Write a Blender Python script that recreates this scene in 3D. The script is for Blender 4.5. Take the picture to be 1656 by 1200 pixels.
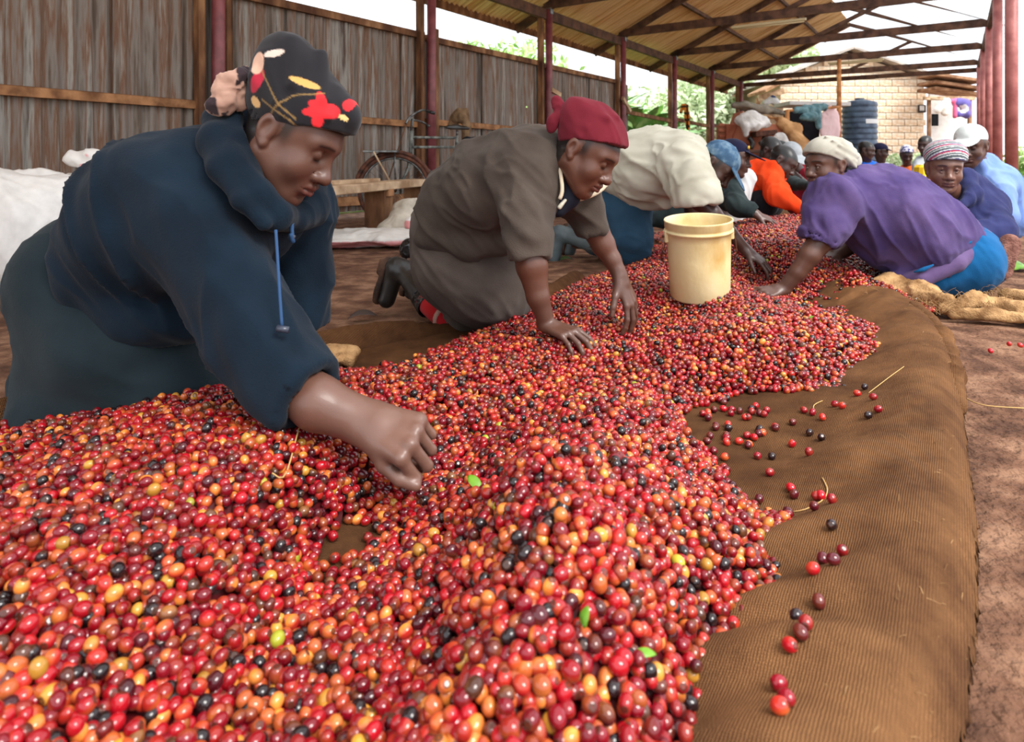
import bpy, bmesh, math, random
import numpy as np
from mathutils import Vector, Matrix, Euler
random.seed(7); RNG = np.random.default_rng(11)
SC = bpy.context.scene; COL = SC.collection
for o in list(bpy.data.objects): bpy.data.objects.remove(o)

# ------------------------------------------------------------------ camera, sky, exposure
FPX, CX, HZ, CAMZ = 1050.0, 828.0, 262.0, 0.60
cam_d = bpy.data.cameras.new('camera'); cam = bpy.data.objects.new('camera', cam_d); COL.objects.link(cam)
cam.location = (0, 0, CAMZ); cam.rotation_euler = (math.radians(90), 0, 0)
cam_d.sensor_width = 36.0; cam_d.lens = FPX/1656*36.0
cam_d.shift_y = -(600-HZ)/1656.0
cam_d.clip_start = 0.02; cam_d.clip_end = 300
cam_d.dof.use_dof = True; cam_d.dof.focus_distance = 1.75; cam_d.dof.aperture_fstop = 5.6
SC.camera = cam
world = bpy.data.worlds.new('sky'); SC.world = world; world.use_nodes = True
wn = world.node_tree; bgn = wn.nodes['Background']
tc = wn.nodes.new('ShaderNodeTexCoord'); sp = wn.nodes.new('ShaderNodeSeparateXYZ'); rmp = wn.nodes.new('ShaderNodeValToRGB')
wn.links.new(tc.outputs['Generated'], sp.inputs[0]); wn.links.new(sp.outputs['Z'], rmp.inputs[0])
rmp.color_ramp.elements[0].position = 0.0; rmp.color_ramp.elements[0].color = (0.93, 0.95, 1.0, 1)
rmp.color_ramp.elements[1].position = 0.8; rmp.color_ramp.elements[1].color = (0.86, 0.92, 1.0, 1)
wn.links.new(rmp.outputs[0], bgn.inputs[0]); bgn.inputs[1].default_value = 1.55
sun_d = bpy.data.lights.new('sun', 'SUN'); sun_d.energy = 4.2; sun_d.angle = math.radians(32); sun_d.color = (1.0, .96, .9)
sun = bpy.data.objects.new('sun', sun_d); COL.objects.link(sun)
sun.rotation_euler = (Vector((0.55, -0.60, 1.0))).to_track_quat('Z', 'Y').to_euler()
SC.view_settings.view_transform = 'Standard'; SC.view_settings.look = 'None'
SC.view_settings.gamma = 1.0; SC.view_settings.use_curve_mapping = False
SC.view_settings.exposure = 0.42

# ------------------------------------------------------------------ helpers
def px(x, y, Y): return np.array(((x-CX)/FPX*Y, Y, CAMZ-(y-HZ)/FPX*Y))
TH = math.radians(34.3); AX = np.array((math.sin(TH), math.cos(TH), 0)); LX = np.array((-math.cos(TH), math.sin(TH), 0)); ZX = np.array((0, 0, 1.0))
def S(u, v, z): return u*AX + v*LX + z*ZX              # shed frame: u along the shed, v to its left wall
def lin(c):
    c = np.array(c, float)/255.0
    return np.where(c <= .04045, c/12.92, ((c+.055)/1.055)**2.4)
def rgba(*c): return tuple(lin(c)) + (1.0,)
def link(o, parent=None):
    COL.objects.link(o)
    if parent is not None:
        o.parent = parent
        o.matrix_parent_inverse = Matrix.Translation(parent.location).inverted() if parent.type == 'EMPTY' and parent.get('_abs') else Matrix()
    return o
def tag(o, label=None, cat=None, group=None, kind=None):
    if label: o['label'] = label
    if cat: o['category'] = cat
    if group: o['group'] = group
    if kind: o['kind'] = kind
    return o
def thing(name, label, cat, loc=(0, 0, 0), group=None, parent=None):
    o = bpy.data.objects.new(name, None); o.location = Vector(loc); o.empty_display_size = .1; o['_abs'] = 1
    COL.objects.link(o); return tag(o, label, cat, group)
def mesh_np(name, V, F, mat=None, smooth=True, col=None):
    me = bpy.data.meshes.new(name)
    V = np.asarray(V, np.float32); F = np.asarray(F, np.int32); n = F.shape[1]
    me.vertices.add(len(V)); me.vertices.foreach_set('co', V.ravel())
    me.loops.add(F.size); me.loops.foreach_set('vertex_index', F.ravel())
    me.polygons.add(len(F)); me.polygons.foreach_set('loop_start', np.arange(0, F.size, n, dtype=np.int32))
    me.polygons.foreach_set('loop_total', np.full(len(F), n, np.int32))
    me.update(calc_edges=True)
    if smooth: me.polygons.foreach_set('use_smooth', np.ones(len(F), bool))
    if col is not None:
        a = me.color_attributes.new('Col', 'FLOAT_COLOR', 'POINT')
        c = np.ones((len(V), 4), np.float32); c[:, :3] = col; a.data.foreach_set('color', c.ravel())
    if mat: me.materials.append(mat)
    return me
def obj(name, me, parent=None, loc=None):
    o = bpy.data.objects.new(name, me)
    if loc is not None: o.location = Vector(loc)
    return link(o, parent)
def bm_obj(name, bm, mat, parent=None, smooth=False):
    me = bpy.data.meshes.new(name); bm.to_mesh(me); bm.free()
    if mat: me.materials.append(mat)
    if smooth:
        for p in me.polygons: p.use_smooth = True
    return obj(name, me, parent)
def box_bm(bm, c, half, ax=None, bev=0.0):
    """box at c with half sizes along the three axes of ax"""
    ax = ax or (AX, LX, ZX); c = np.array(c, float)
    t = bmesh.new(); bmesh.ops.create_cube(t, size=2)
    M = np.array([np.array(ax[i], float)*half[i] for i in range(3)]).T
    for v in t.verts: v.co = Vector(c + M @ np.array(v.co))
    if bev: bmesh.ops.bevel(t, geom=list(t.edges), offset=bev, segments=1, affect='EDGES', profile=.5)
    bmesh.ops.recalc_face_normals(t, faces=t.faces)
    tmp = bpy.data.meshes.new('t'); t.to_mesh(tmp); t.free(); bm.from_mesh(tmp); bpy.data.meshes.remove(tmp)
    return bm
def beam_bm(bm, a, b, w, h, up=ZX, bev=.004):
    a = np.array(a, float); b = np.array(b, float); d = b-a; L = np.linalg.norm(d); d /= L
    s = np.cross(d, up); s /= np.linalg.norm(s); n = np.cross(s, d)
    return box_bm(bm, (a+b)/2, (L/2, w/2, h/2), (d, s, n), bev)
def tube_np(pts, r, n=8, closed=False, caps=True):
    P = np.array(pts, float); m = len(P); r = np.broadcast_to(np.array(r, float), (m,))
    T = np.gradient(P, axis=0) if not closed else np.roll(P, -1, 0)-np.roll(P, 1, 0)
    T /= np.linalg.norm(T, axis=1)[:, None]+1e-12
    ref = np.array((0, 0, 1.0)) if abs(T[0][2]) < .9 else np.array((1.0, 0, 0))
    V = []; s = np.cross(T[0], ref); s /= np.linalg.norm(s)
    for i in range(m):
        s = s-T[i]*s.dot(T[i]); s /= np.linalg.norm(s)+1e-12; q = np.cross(T[i], s)
        for k in range(n):
            a = 2*math.pi*k/n; V.append(P[i]+r[i]*(s*math.cos(a)+q*math.sin(a)))
    F = []
    for i in range(m if closed else m-1):
        j = (i+1) % m
        for k in range(n): F.append((i*n+k, i*n+(k+1) % n, j*n+(k+1) % n, j*n+k))
    if caps and not closed:
        V.append(P[0]); V.append(P[-1]); c0 = m*n; c1 = c0+1
        for k in range(n):
            F.append((c0, (k+1) % n, k, k)); F.append((c1, (m-1)*n+k, (m-1)*n+(k+1) % n, (m-1)*n+(k+1) % n))
    return np.array(V), F
def poly_me(name, V, F, mat=None, smooth=True):
    me = bpy.data.meshes.new(name)
    me.from_pydata([tuple(map(float, v)) for v in V], [], [tuple(dict.fromkeys(map(int, f))) for f in F]); me.validate()
    if smooth: me.polygons.foreach_set('use_smooth', np.ones(len(me.polygons), bool))
    if mat: me.materials.append(mat)
    return me
def tube(name, pts, r, mat, parent=None, n=8, closed=False): return obj(name, poly_me(name, *tube_np(pts, r, n, closed), mat), parent)
def lathe(name, prof, mat, parent=None, n=32, axis=None, org=(0, 0, 0), e1=None):
    """prof: list of (r, t) along axis"""
    ax = np.array(axis if axis is not None else ZX, float); ax /= np.linalg.norm(ax)
    e = np.array(e1 if e1 is not None else (1.0, 0, 0)); e = e-ax*e.dot(ax); e /= np.linalg.norm(e); g = np.cross(ax, e)
    V = []; F = []
    for r, t in prof:
        for k in range(n):
            a = 2*math.pi*k/n; V.append(np.array(org)+ax*t+r*(e*math.cos(a)+g*math.sin(a)))
    for i in range(len(prof)-1):
        for k in range(n): F.append((i*n+k, i*n+(k+1) % n, (i+1)*n+(k+1) % n, (i+1)*n+k))
    return obj(name, poly_me(name, V, F, mat), parent)
def spline(pts, n):
    P = np.array(pts, float); m = len(P); t = np.linspace(0, m-1, n); out = []
    for x in t:
        i = min(int(x), m-2); f = x-i; p0 = P[max(i-1, 0)]; p1 = P[i]; p2 = P[i+1]; p3 = P[min(i+2, m-1)]
        out.append(.5*((2*p1)+(-p0+p2)*f+(2*p0-5*p1+4*p2-p3)*f*f+(-p0+3*p1-3*p2+p3)*f**3))
    return np.array(out)
# numpy value noise
def _hash(ix, iy, iz, seed):
    h = (ix*374761393+iy*668265263+iz*2147483647+seed*1274126177) & 0xffffffff
    h = ((h ^ (h >> 13))*1274126177) & 0xffffffff
    return ((h ^ (h >> 16)) & 0xffff)/65535.0
def vnoise(P, seed=0):
    P = np.asarray(P, float); i = np.floor(P).astype(np.int64); f = P-i; f = f*f*(3-2*f); r = 0
    for dx in (0, 1):
        for dy in (0, 1):
            for dz in (0, 1):
                w = (f[:, 0] if dx else 1-f[:, 0])*(f[:, 1] if dy else 1-f[:, 1])*(f[:, 2] if dz else 1-f[:, 2])
                r = r+w*_hash(i[:, 0]+dx, i[:, 1]+dy, i[:, 2]+dz, seed)
    return r*2-1
def fbm(P, seed=0, o=3):
    P = np.asarray(P, float); r = 0; a = 1; s = 1
    for k in range(o): r = r+a*vnoise(P*s, seed+k*17); a *= .5; s *= 2.03
    return r

# ------------------------------------------------------------------ materials
def nodes(m): return m.node_tree.nodes, m.node_tree.links
def base_mat(name, rough=.8, spec=.3):
    m = bpy.data.materials.new(name); m.use_nodes = True; b = m.node_tree.nodes['Principled BSDF']
    b.inputs['Roughness'].default_value = rough; b.inputs['Specular IOR Level'].default_value = spec
    return m, b
def noisy(name, c1, c2, scale=8, rough=.8, bump=.2, bscale=60, spec=.3, stretch=(1, 1, 1), coords='Object', metal=0, detail=6, c3=None, bdist=.01, lo=.35, hi=.65):
    m, b = base_mat(name, rough, spec); N, L = nodes(m); b.inputs['Metallic'].default_value = metal
    t = N.new('ShaderNodeTexCoord'); mp = N.new('ShaderNodeMapping'); mp.inputs['Scale'].default_value = stretch
    L.new(t.outputs[coords], mp.inputs[0])
    n = N.new('ShaderNodeTexNoise'); n.inputs['Scale'].default_value = scale; n.inputs['Detail'].default_value = detail; L.new(mp.outputs[0], n.inputs['Vector'])
    r = N.new('ShaderNodeValToRGB'); r.color_ramp.elements[0].position = lo; r.color_ramp.elements[1].position = hi
    r.color_ramp.elements[0].color = rgba(*c1); r.color_ramp.elements[1].color = rgba(*c2)
    if c3: e = r.color_ramp.elements.new((lo+hi)/2); e.color = rgba(*c3)
    L.new(n.outputs[0], r.inputs[0]); L.new(r.outputs[0], b.inputs['Base Color'])
    if bump:
        n2 = N.new('ShaderNodeTexNoise'); n2.inputs['Scale'].default_value = bscale; n2.inputs['Detail'].default_value = 5; L.new(mp.outputs[0], n2.inputs['Vector'])
        bp = N.new('ShaderNodeBump'); bp.inputs['Strength'].default_value = bump; bp.inputs['Distance'].default_value = bdist
        L.new(n2.outputs[0], bp.inputs['Height']); L.new(bp.outputs[0], b.inputs['Normal'])
    return m
def wood(name, c1, c2, c3=None): return noisy(name, c1, c2, 3.0, .8, .3, 40, .2, (1, 1, 1), c3=c3)
M = {}
M['earth'] = noisy('earth', (82, 56, 43), (138, 104, 82), 9, .95, .8, 45, .15, c3=(110, 78, 60), bdist=.03)
M['wood'] = noisy('weathered_wood', (84, 56, 40), (158, 118, 84), 6, .85, .4, 50, .2, c3=(120, 84, 58), stretch=(1, 1, .35))
M['wood_pale'] = noisy('pale_plank_wood', (150, 118, 88), (206, 178, 146), 6, .8, .3, 50, .2)
M['purlin'] = noisy('purlin_wood', (112, 76, 50), (176, 128, 88), 8, .8, .3, 50, .2)
M['truss'] = noisy('dark_truss_timber', (62, 44, 36), (104, 74, 58), 6, .8, .3, 40, .25)
M['redpost'] = noisy('red_oxide_paint', (104, 48, 52), (136, 72, 76), 7, .45, .15, 40, .5)
M['redpost_flare'] = noisy('flare_tinted_red_oxide', (140, 74, 70), (172, 104, 98), 7, .5, .15, 40, .4)  # same red oxide, with lens-flare haze painted into the colour for the right-hand posts
M['steel'] = noisy('dull_steel', (70, 72, 72), (130, 132, 130), 20, .4, .1, 80, .5, metal=.8)
M['rust'] = noisy('rusty_iron', (62, 44, 38), (116, 72, 54), 15, .75, .3, 60, .3, metal=.3)
M['black_rubber'] = noisy('black_rubber', (22, 22, 22), (46, 44, 42), 10, .35, .1, 40, .5)
M['plastic_white'] = noisy('woven_plastic_sack', (196, 190, 184), (236, 233, 229), 6, .6, .35, 30, .3, bdist=.02)
M['plastic_tan'] = noisy('dusty_sack', (150, 140, 124), (196, 186, 170), 6, .7, .35, 30, .3)
M['tin'] = None
def corrug_mat(name, cols, streak=(7, 7, .45), rough=.6, metal=.25, coords='Object'):
    m, b = base_mat(name, rough, .4); N, L = nodes(m); b.inputs['Metallic'].default_value = metal
    t = N.new('ShaderNodeTexCoord'); mp = N.new('ShaderNodeMapping'); mp.inputs['Scale'].default_value = streak
    oi = N.new('ShaderNodeObjectInfo'); ad = N.new('ShaderNodeVectorMath'); ad.operation = 'ADD'
    mu = N.new('ShaderNodeMath'); mu.operation = 'MULTIPLY'; mu.inputs[1].default_value = 40; L.new(oi.outputs['Random'], mu.inputs[0])
    L.new(t.outputs[coords], mp.inputs[0]); L.new(mp.outputs[0], ad.inputs[0]); L.new(mu.outputs[0], ad.inputs[1])
    n = N.new('ShaderNodeTexNoise'); n.inputs['Scale'].default_value = 1.0; n.inputs['Detail'].default_value = 7; n.inputs['Roughness'].default_value = .62; L.new(ad.outputs[0], n.inputs['Vector'])
    r = N.new('ShaderNodeValToRGB'); ps = np.linspace(.33, .68, len(cols))
    r.color_ramp.elements[0].position = ps[0]; r.color_ramp.elements[0].color = rgba(*cols[0])
    r.color_ramp.elements[1].position = ps[-1]; r.color_ramp.elements[1].color = rgba(*cols[-1])
    for q in range(1, len(cols)-1): e = r.color_ramp.elements.new(ps[q]); e.color = rgba(*cols[q])
    L.new(n.outputs[0], r.inputs[0]); L.new(r.outputs[0], b.inputs['Base Color'])
    bp = N.new('ShaderNodeBump'); bp.inputs['Strength'].default_value = .15; L.new(n.outputs[0], bp.inputs['Height']); L.new(bp.outputs[0], b.inputs['Normal'])
    return m
def nail_holes(m):
    N, L = nodes(m); b = N['Principled BSDF']; t = N.new('ShaderNodeTexCoord'); mp = N.new('ShaderNodeMapping'); mp.inputs['Scale'].default_value = (1, 0, 1); oi = N.new('ShaderNodeObjectInfo'); ad = N.new('ShaderNodeVectorMath'); mu = N.new('ShaderNodeMath'); mu.operation = 'MULTIPLY'; mu.inputs[1].default_value = 30
    L.new(oi.outputs['Random'], mu.inputs[0]); L.new(t.outputs['Object'], mp.inputs[0]); L.new(mp.outputs[0], ad.inputs[0]); L.new(mu.outputs[0], ad.inputs[1])
    v = N.new('ShaderNodeTexVoronoi'); v.inputs['Scale'].default_value = 1.9; L.new(ad.outputs[0], v.inputs['Vector']); g = N.new('ShaderNodeMath'); g.operation = 'GREATER_THAN'; g.inputs[1].default_value = .030; L.new(v.outputs['Distance'], g.inputs[0]); L.new(g.outputs[0], b.inputs['Alpha'])
    return m
M['wall_tin'] = corrug_mat('rusted_wall_iron', [(58, 50, 46), (92, 76, 62), (126, 118, 110), (108, 74, 50), (148, 144, 136), (76, 58, 48)], metal=.15)
M['roof_tin'] = corrug_mat('roof_iron', [(168, 124, 76), (212, 168, 108), (236, 204, 152), (196, 146, 90), (230, 188, 126)], (5, 14, .4), .5, .1)

nail_holes(M['wall_tin'])
# ------------------------------------------------------------------ ground
def ground():
    n = 150; xs = np.linspace(-9, 16, n); ys = np.concatenate([np.linspace(-3, 6, 110), np.linspace(6.2, 40, 60)])
    X, Y = np.meshgrid(xs, ys); P = np.stack([X.ravel(), Y.ravel(), 0*X.ravel()], 1)
    P[:, 2] = .012*fbm(P*[2.2, 2.2, 1], 3, 4)-.014
    W = len(xs); H = len(ys); i = np.arange(W*H).reshape(H, W)
    F = np.stack([i[:-1, :-1], i[:-1, 1:], i[1:, 1:], i[1:, :-1]], -1).reshape(-1, 4)
    return tag(obj('floor', mesh_np('floor', P, F, M['earth'])), kind='structure')
floor = ground()
tag(floor, 'bare reddish brown earth floor of the open shed')
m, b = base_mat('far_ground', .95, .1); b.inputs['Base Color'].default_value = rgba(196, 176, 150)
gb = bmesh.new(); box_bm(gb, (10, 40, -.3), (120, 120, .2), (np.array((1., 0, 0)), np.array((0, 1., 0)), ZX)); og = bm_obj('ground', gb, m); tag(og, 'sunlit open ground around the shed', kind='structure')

# ------------------------------------------------------------------ shed
VL, VR, VRIDGE = 5.5, -0.52, 2.49
POSTU = [3.33+2.87*k for k in range(7)]     # 3.33 .. 20.55
WALLTOP, WBOT = 2.2, .06
def corr_sheet(w, h, mat, name, pitch=.114, amp=.016, seg=6, flip=False):
    """sheet in local axes: x across the corrugations, z up; origin at lower corner"""
    n = int(round(w/pitch*seg))+1; x = np.linspace(0, w, n); y = amp*np.sin(x/pitch*2*math.pi)
    nz = 5; zz = np.linspace(0, h, nz)
    V = np.array([(x[i], y[i], z) for z in zz for i in range(n)])
    V[:, 1] += .004*fbm(V*[2, 1, 1.5], 5, 2)
    F = [(r*n+i, r*n+i+1, (r+1)*n+i+1, (r+1)*n+i) for r in range(nz-1) for i in range(n-1)]
    me = mesh_np(name, V, F, mat); return me
def frame_obj(name, me, org, ax, parent):
    o = bpy.data.objects.new(name, me); COL.objects.link(o)
    R = Matrix([[ax[c][r] for c in range(3)]+[org[r]] for r in range(3)]+[[0, 0, 0, 1]])
    o.matrix_world = R; o.parent = parent
    return o
wl = bpy.data.objects.new('wall_left', None); COL.objects.link(wl); tag(wl, 'rusty corrugated iron sheet wall along the side of the shed', kind='structure')
wsheet = corr_sheet(.88, WALLTOP-WBOT, M['wall_tin'], 'corrugated_sheet')
k = 0; u = -4.095
while u < POSTU[3]-.1:
    org = S(u, VL+.10+(.014 if k % 2 else 0), WBOT+.02*random.uniform(-1, 1))
    frame_obj('corrugated_sheet', wsheet, org, (AX, LX, ZX), wl); u += .825; k += 1
def add_beam(name, a, b, w, h, mat, parent=None, kind=None, label=None, cat=None):
    bm = bmesh.new(); beam_bm(bm, a, b, w, h); o = bm_obj(name, bm, mat, parent)
    return tag(o, label, cat, kind=kind)
ends = [-4.0]+POSTU[:4]
for i in range(4):
    u0, u1 = ends[i]+.02, ends[i+1]-.02; j = random.uniform(-.02, .02)
    add_beam('purlin', S(u0, VL+.065, 1.10+j), S(u1, VL+.065, 1.09+j), .03, .075, M['purlin'], wl)
    add_beam('top_rail', S(u0, VL+.065, WALLTOP-.02), S(u1, VL+.065, WALLTOP+.0), .03, .08, M['wood'], wl)
    add_beam('bottom_rail', S(u0, VL+.065, .17), S(u1, VL+.065, .16), .03, .10, M['purlin'], wl)
# wooden uprights beside the steel posts
ORD = ['nearest', 'second', 'third', 'fourth', 'fifth', 'sixth', 'seventh']
for i, u in enumerate(POSTU):
    bm = bmesh.new(); V, F = tube_np([S(u, VL-.04, -.02), S(u, VL-.04, 1.5), S(u, VL-.04, 3.08)], .058, 16)
    lab = ['red steel pipe post behind the woman in the flowered headscarf', 'red steel pipe post behind the rusty bicycle', 'red steel pipe post behind the maroon headscarf',
           'red steel pipe post at the end of the iron wall', 'red steel pipe post between the banana plants beyond the wall', 'red steel pipe post beside the orange hanging cloth', 'thin red steel post at the far left corner of the shed'][i]
    p = thing('steel_post', lab, 'post', S(u, VL-.04, 0), 'red steel posts along the iron wall')
    obj('pipe', poly_me('pipe', V, F, M['redpost']), p)
    bm = bmesh.new(); box_bm(bm, S(u, VL-.04, 3.05), (.04, .065, .05), bev=.004); bm_obj('bracket', bm, M['steel'], p)
    for sgn, off in ((-1, .13), (1, .13)):
        if sgn > 0 and i in (4, 6): continue
        hgt = 3.0 if (sgn < 0) else 2.3
        if i == 0: hgt = 3.0
        wob = random.uniform(-.02, .02)
        bm = bmesh.new(); beam_bm(bm, S(u+sgn*off, VL+.02, -.02), S(u+sgn*off+wob, VL+.03, hgt), .085, .05, up=AX, bev=.008)
        o = bm_obj('timber_upright', bm, M['wood'])
        tag(o, ('rough timber upright on the %s side of the %s red post of the iron wall' % ('near' if sgn < 0 else 'far', ORD[i])), 'post', 'timber uprights of the left side')
for i in range(3, 6):
    o = add_beam('rail', S(POSTU[i]+.05, VL, 1.62), S(POSTU[i+1]-.1, VL, 1.56), .05, .08, M['wood'])
    tag(o, ['wooden rail across the open bay next to the iron wall', 'wooden rail carrying the orange cloth', 'wooden rail in the last open bay on the left'][i-3], 'rail', 'rails of the open bays')
for i, (uu, zz, ln, tl) in enumerate(((POSTU[2]+.12, 1.74, .28, -.03), (POSTU[3]+.02, 1.74, .36, -.12), (POSTU[3]-.25, 1.12, .5, 0))):
    o = add_beam('offcut', S(uu-ln/2, VL-.1, zz-tl), S(uu+ln/2, VL-.1, zz+tl), .04, .07, M['wood_pale'])
    tag(o, ['short pale wooden offcut nailed across the post behind the maroon headscarf', 'split log offcut nailed across the last post of the iron wall', 'short pale board at the low end of the iron wall'][i], 'board')
# eave beams
eb = add_beam('eave_beam', S(.4, VL, 3.0), S(21.2, VL, 3.0), .06, .16, M['truss']); tag(eb, 'long brown timber eave beam on top of the red wall posts', 'beam')
fb = add_beam('fascia_board', S(.4, VL+.62, 2.92), S(21.4, VL+.62, 2.92), .03, .22, M['wood']); tag(fb, 'outer fascia board hanging under the roof overhang', 'board')
rb = add_beam('eave_beam', S(.4, VR, 3.12), S(21.2, VR, 3.12), .06, .16, M['truss']); tag(rb, 'timber eave beam over the open right side of the shed', 'beam')
# right-hand posts
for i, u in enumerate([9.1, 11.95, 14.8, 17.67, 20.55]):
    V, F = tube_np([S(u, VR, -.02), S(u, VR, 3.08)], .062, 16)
    o = obj('steel_post', poly_me('steel_post', V, F, M['redpost_flare']))
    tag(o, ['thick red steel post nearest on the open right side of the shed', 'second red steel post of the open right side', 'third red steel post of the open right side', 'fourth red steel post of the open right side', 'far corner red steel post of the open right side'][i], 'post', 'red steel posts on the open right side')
# roof: left slope of corrugated sheets, built one by one
ce = bpy.data.objects.new('ceiling', None); COL.objects.link(ce); tag(ce, 'golden brown corrugated roof seen from below', kind='structure')
SL = .463; roofz = lambda v: 3.2+(VL-v)*SL
v0, v1 = VL+.65, VRIDGE; rl = math.hypot(v0-v1, (v0-v1)*SL)
up = -LX*(v0-v1)/rl + ZX*((v0-v1)*SL)/rl
nrm = np.cross(AX, up)
rsheet = corr_sheet(.86, rl, M['roof_tin'], 'roof_sheet', amp=.013)
u = -3.5; k = 0
while u < 21.2:
    frame_obj('roof_sheet', rsheet, S(u, v0, roofz(v0)+(.012 if k % 2 else 0)), (AX, -nrm, up), ce); u += .8; k += 1
def clear_mat():
    m = bpy.data.materials.new('milky_clear_sheet'); m.use_nodes = True; N, L = nodes(m); N.clear(); out = N.new('ShaderNodeOutputMaterial'); t = N.new('ShaderNodeBsdfTranslucent'); d = N.new('ShaderNodeBsdfDiffuse'); mx = N.new('ShaderNodeMixShader')
    t.inputs[0].default_value = (.80, .83, .86, 1); d.inputs[0].default_value = (.85, .87, .88, 1); mx.inputs[0].default_value = .38; L.new(t.outputs[0], mx.inputs[1]); L.new(d.outputs[0], mx.inputs[2]); L.new(mx.outputs[0], out.inputs[0]); return m
M['clear'] = clear_mat()
vr0 = VR-.45; upr = LX*(VRIDGE-vr0)/math.hypot(VRIDGE-vr0, (VRIDGE-vr0)*SL)+ZX*((VRIDGE-vr0)*SL)/math.hypot(VRIDGE-vr0, (VRIDGE-vr0)*SL)
csheet = corr_sheet(.86, math.hypot(VRIDGE-vr0, (VRIDGE-vr0)*SL), M['clear'], 'clear_roof_sheet', amp=.013)
u = -1.9; k = 0
while u < 21.2:
    frame_obj('clear_roof_sheet', csheet, S(u, vr0, roofz(2*VRIDGE-vr0)+(.012 if k % 2 else 0)), (AX, np.cross(upr, AX), upr), ce); u += .8; k += 1
for v in (4.35, 3.2):
    add_beam('roof_purlin', S(-3.5, v, roofz(v)-.06), S(21.3, v, roofz(v)-.06), .05, .07, M['truss'], ce)
for v in (1.4, .2):
    add_beam('roof_purlin', S(8.5, v, roofz(2*VRIDGE-v)-.06), S(21.3, v, roofz(2*VRIDGE-v)-.06), .04, .05, M['truss'], ce) if False else None
for i, u in enumerate(POSTU):
    t = thing('roof_truss', 'brown timber roof truss, %s from the near end of the shed' % ORD[i], 'truss', S(u, VRIDGE, 3.1), 'timber roof trusses')
    zc = 3.17
    add_beam('bottom_chord', S(u, VL+.05, zc), S(u, VR-.05, zc), .05, .15, M['truss'], t)
    za = roofz(VRIDGE)-.1
    add_beam('rafter', S(u, VL+.6, roofz(VL+.6)-.1), S(u, VRIDGE, za), .05, .13, M['truss'], t)
    add_beam('rafter', S(u, VRIDGE, za), S(u, VR-.3, zc-.02), .045, .10, M['truss'], t)
    add_beam('king_post', S(u+.03, VRIDGE, zc), S(u+.03, VRIDGE, za), .05, .10, M['truss'], t)
    if i != 5: add_beam('web', S(u+.02, VRIDGE-.05, zc+.05), S(u+.02, .9, zc+.72), .04, .08, M['truss'], t)
    add_beam('post_strut', S(u, 3.6, zc), S(u, 3.6, roofz(3.6)-.1), .04, .09, M['truss'], t)
o = add_beam('tie_beam', S(21.0, VL+.05, 3.02), S(21.0, VR-.05, 3.02), .05, .12, M['truss']); tag(o, 'second tie beam under the last truss at the far end', 'beam')
m, b = base_mat('lamp_batten', .5, .3); b.inputs['Base Color'].default_value = rgba(214, 200, 160); M['batten'] = m
for i, (u, va, vb) in enumerate(((POSTU[3]+.06, 3.35, 2.1), (POSTU[5]+.06, 2.6, 1.4))):
    t = thing('strip_light', ['unlit strip lamp hanging from a near roof truss', 'unlit strip lamp hanging from a far roof truss'][i], 'lamp', S(u, (va+vb)/2, 3.05), 'strip lamps under the trusses')
    bm = bmesh.new(); box_bm(bm, S(u, (va+vb)/2, 3.045), (.03, (va-vb)/2, .022), bev=.004); bm_obj('batten', bm, M['batten'], t)
    tube('lamp_tube', [S(u, va-.03, 3.005), S(u, vb+.03, 3.005)], .014, M['batten'], t)
# ------------------------------------------------------------------ burlap mat and the heap of cherries
def rbf(ctrl, eps=1e-3):
    C = np.array(ctrl, float); X = C[:, :2]; h = C[:, 2]; n = len(C)
    d = np.linalg.norm(X[:, None]-X[None], axis=2); K = d+eps*np.eye(n)*5
    A = np.zeros((n+3, n+3)); A[:n, :n] = -K; A[:n, n:n+2] = X; A[:n, n+2] = 1; A[n:, :n] = A[:n, n:].T
    w = np.linalg.solve(A, np.concatenate([h, np.zeros(3)]))
    def f(Q):
        Q = np.asarray(Q, float); out = np.zeros(len(Q))
        for s in range(0, len(Q), 20000):
            q = Q[s:s+20000]; D = np.linalg.norm(q[:, None]-X[None], axis=2); out[s:s+20000] = -D@w[:n]+q@w[n:n+2]+w[n+2]
        return out
    return f
def gp(x, y, h=0.0):
    """ground-plan point seen at pixel (x, y) when its surface lies at height h"""
    Y = (CAMZ-h)*FPX/(y-HZ); return ((x-CX)/FPX*Y, Y)
HC = []   # heap control points: pixel, height of the cherry surface
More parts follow.
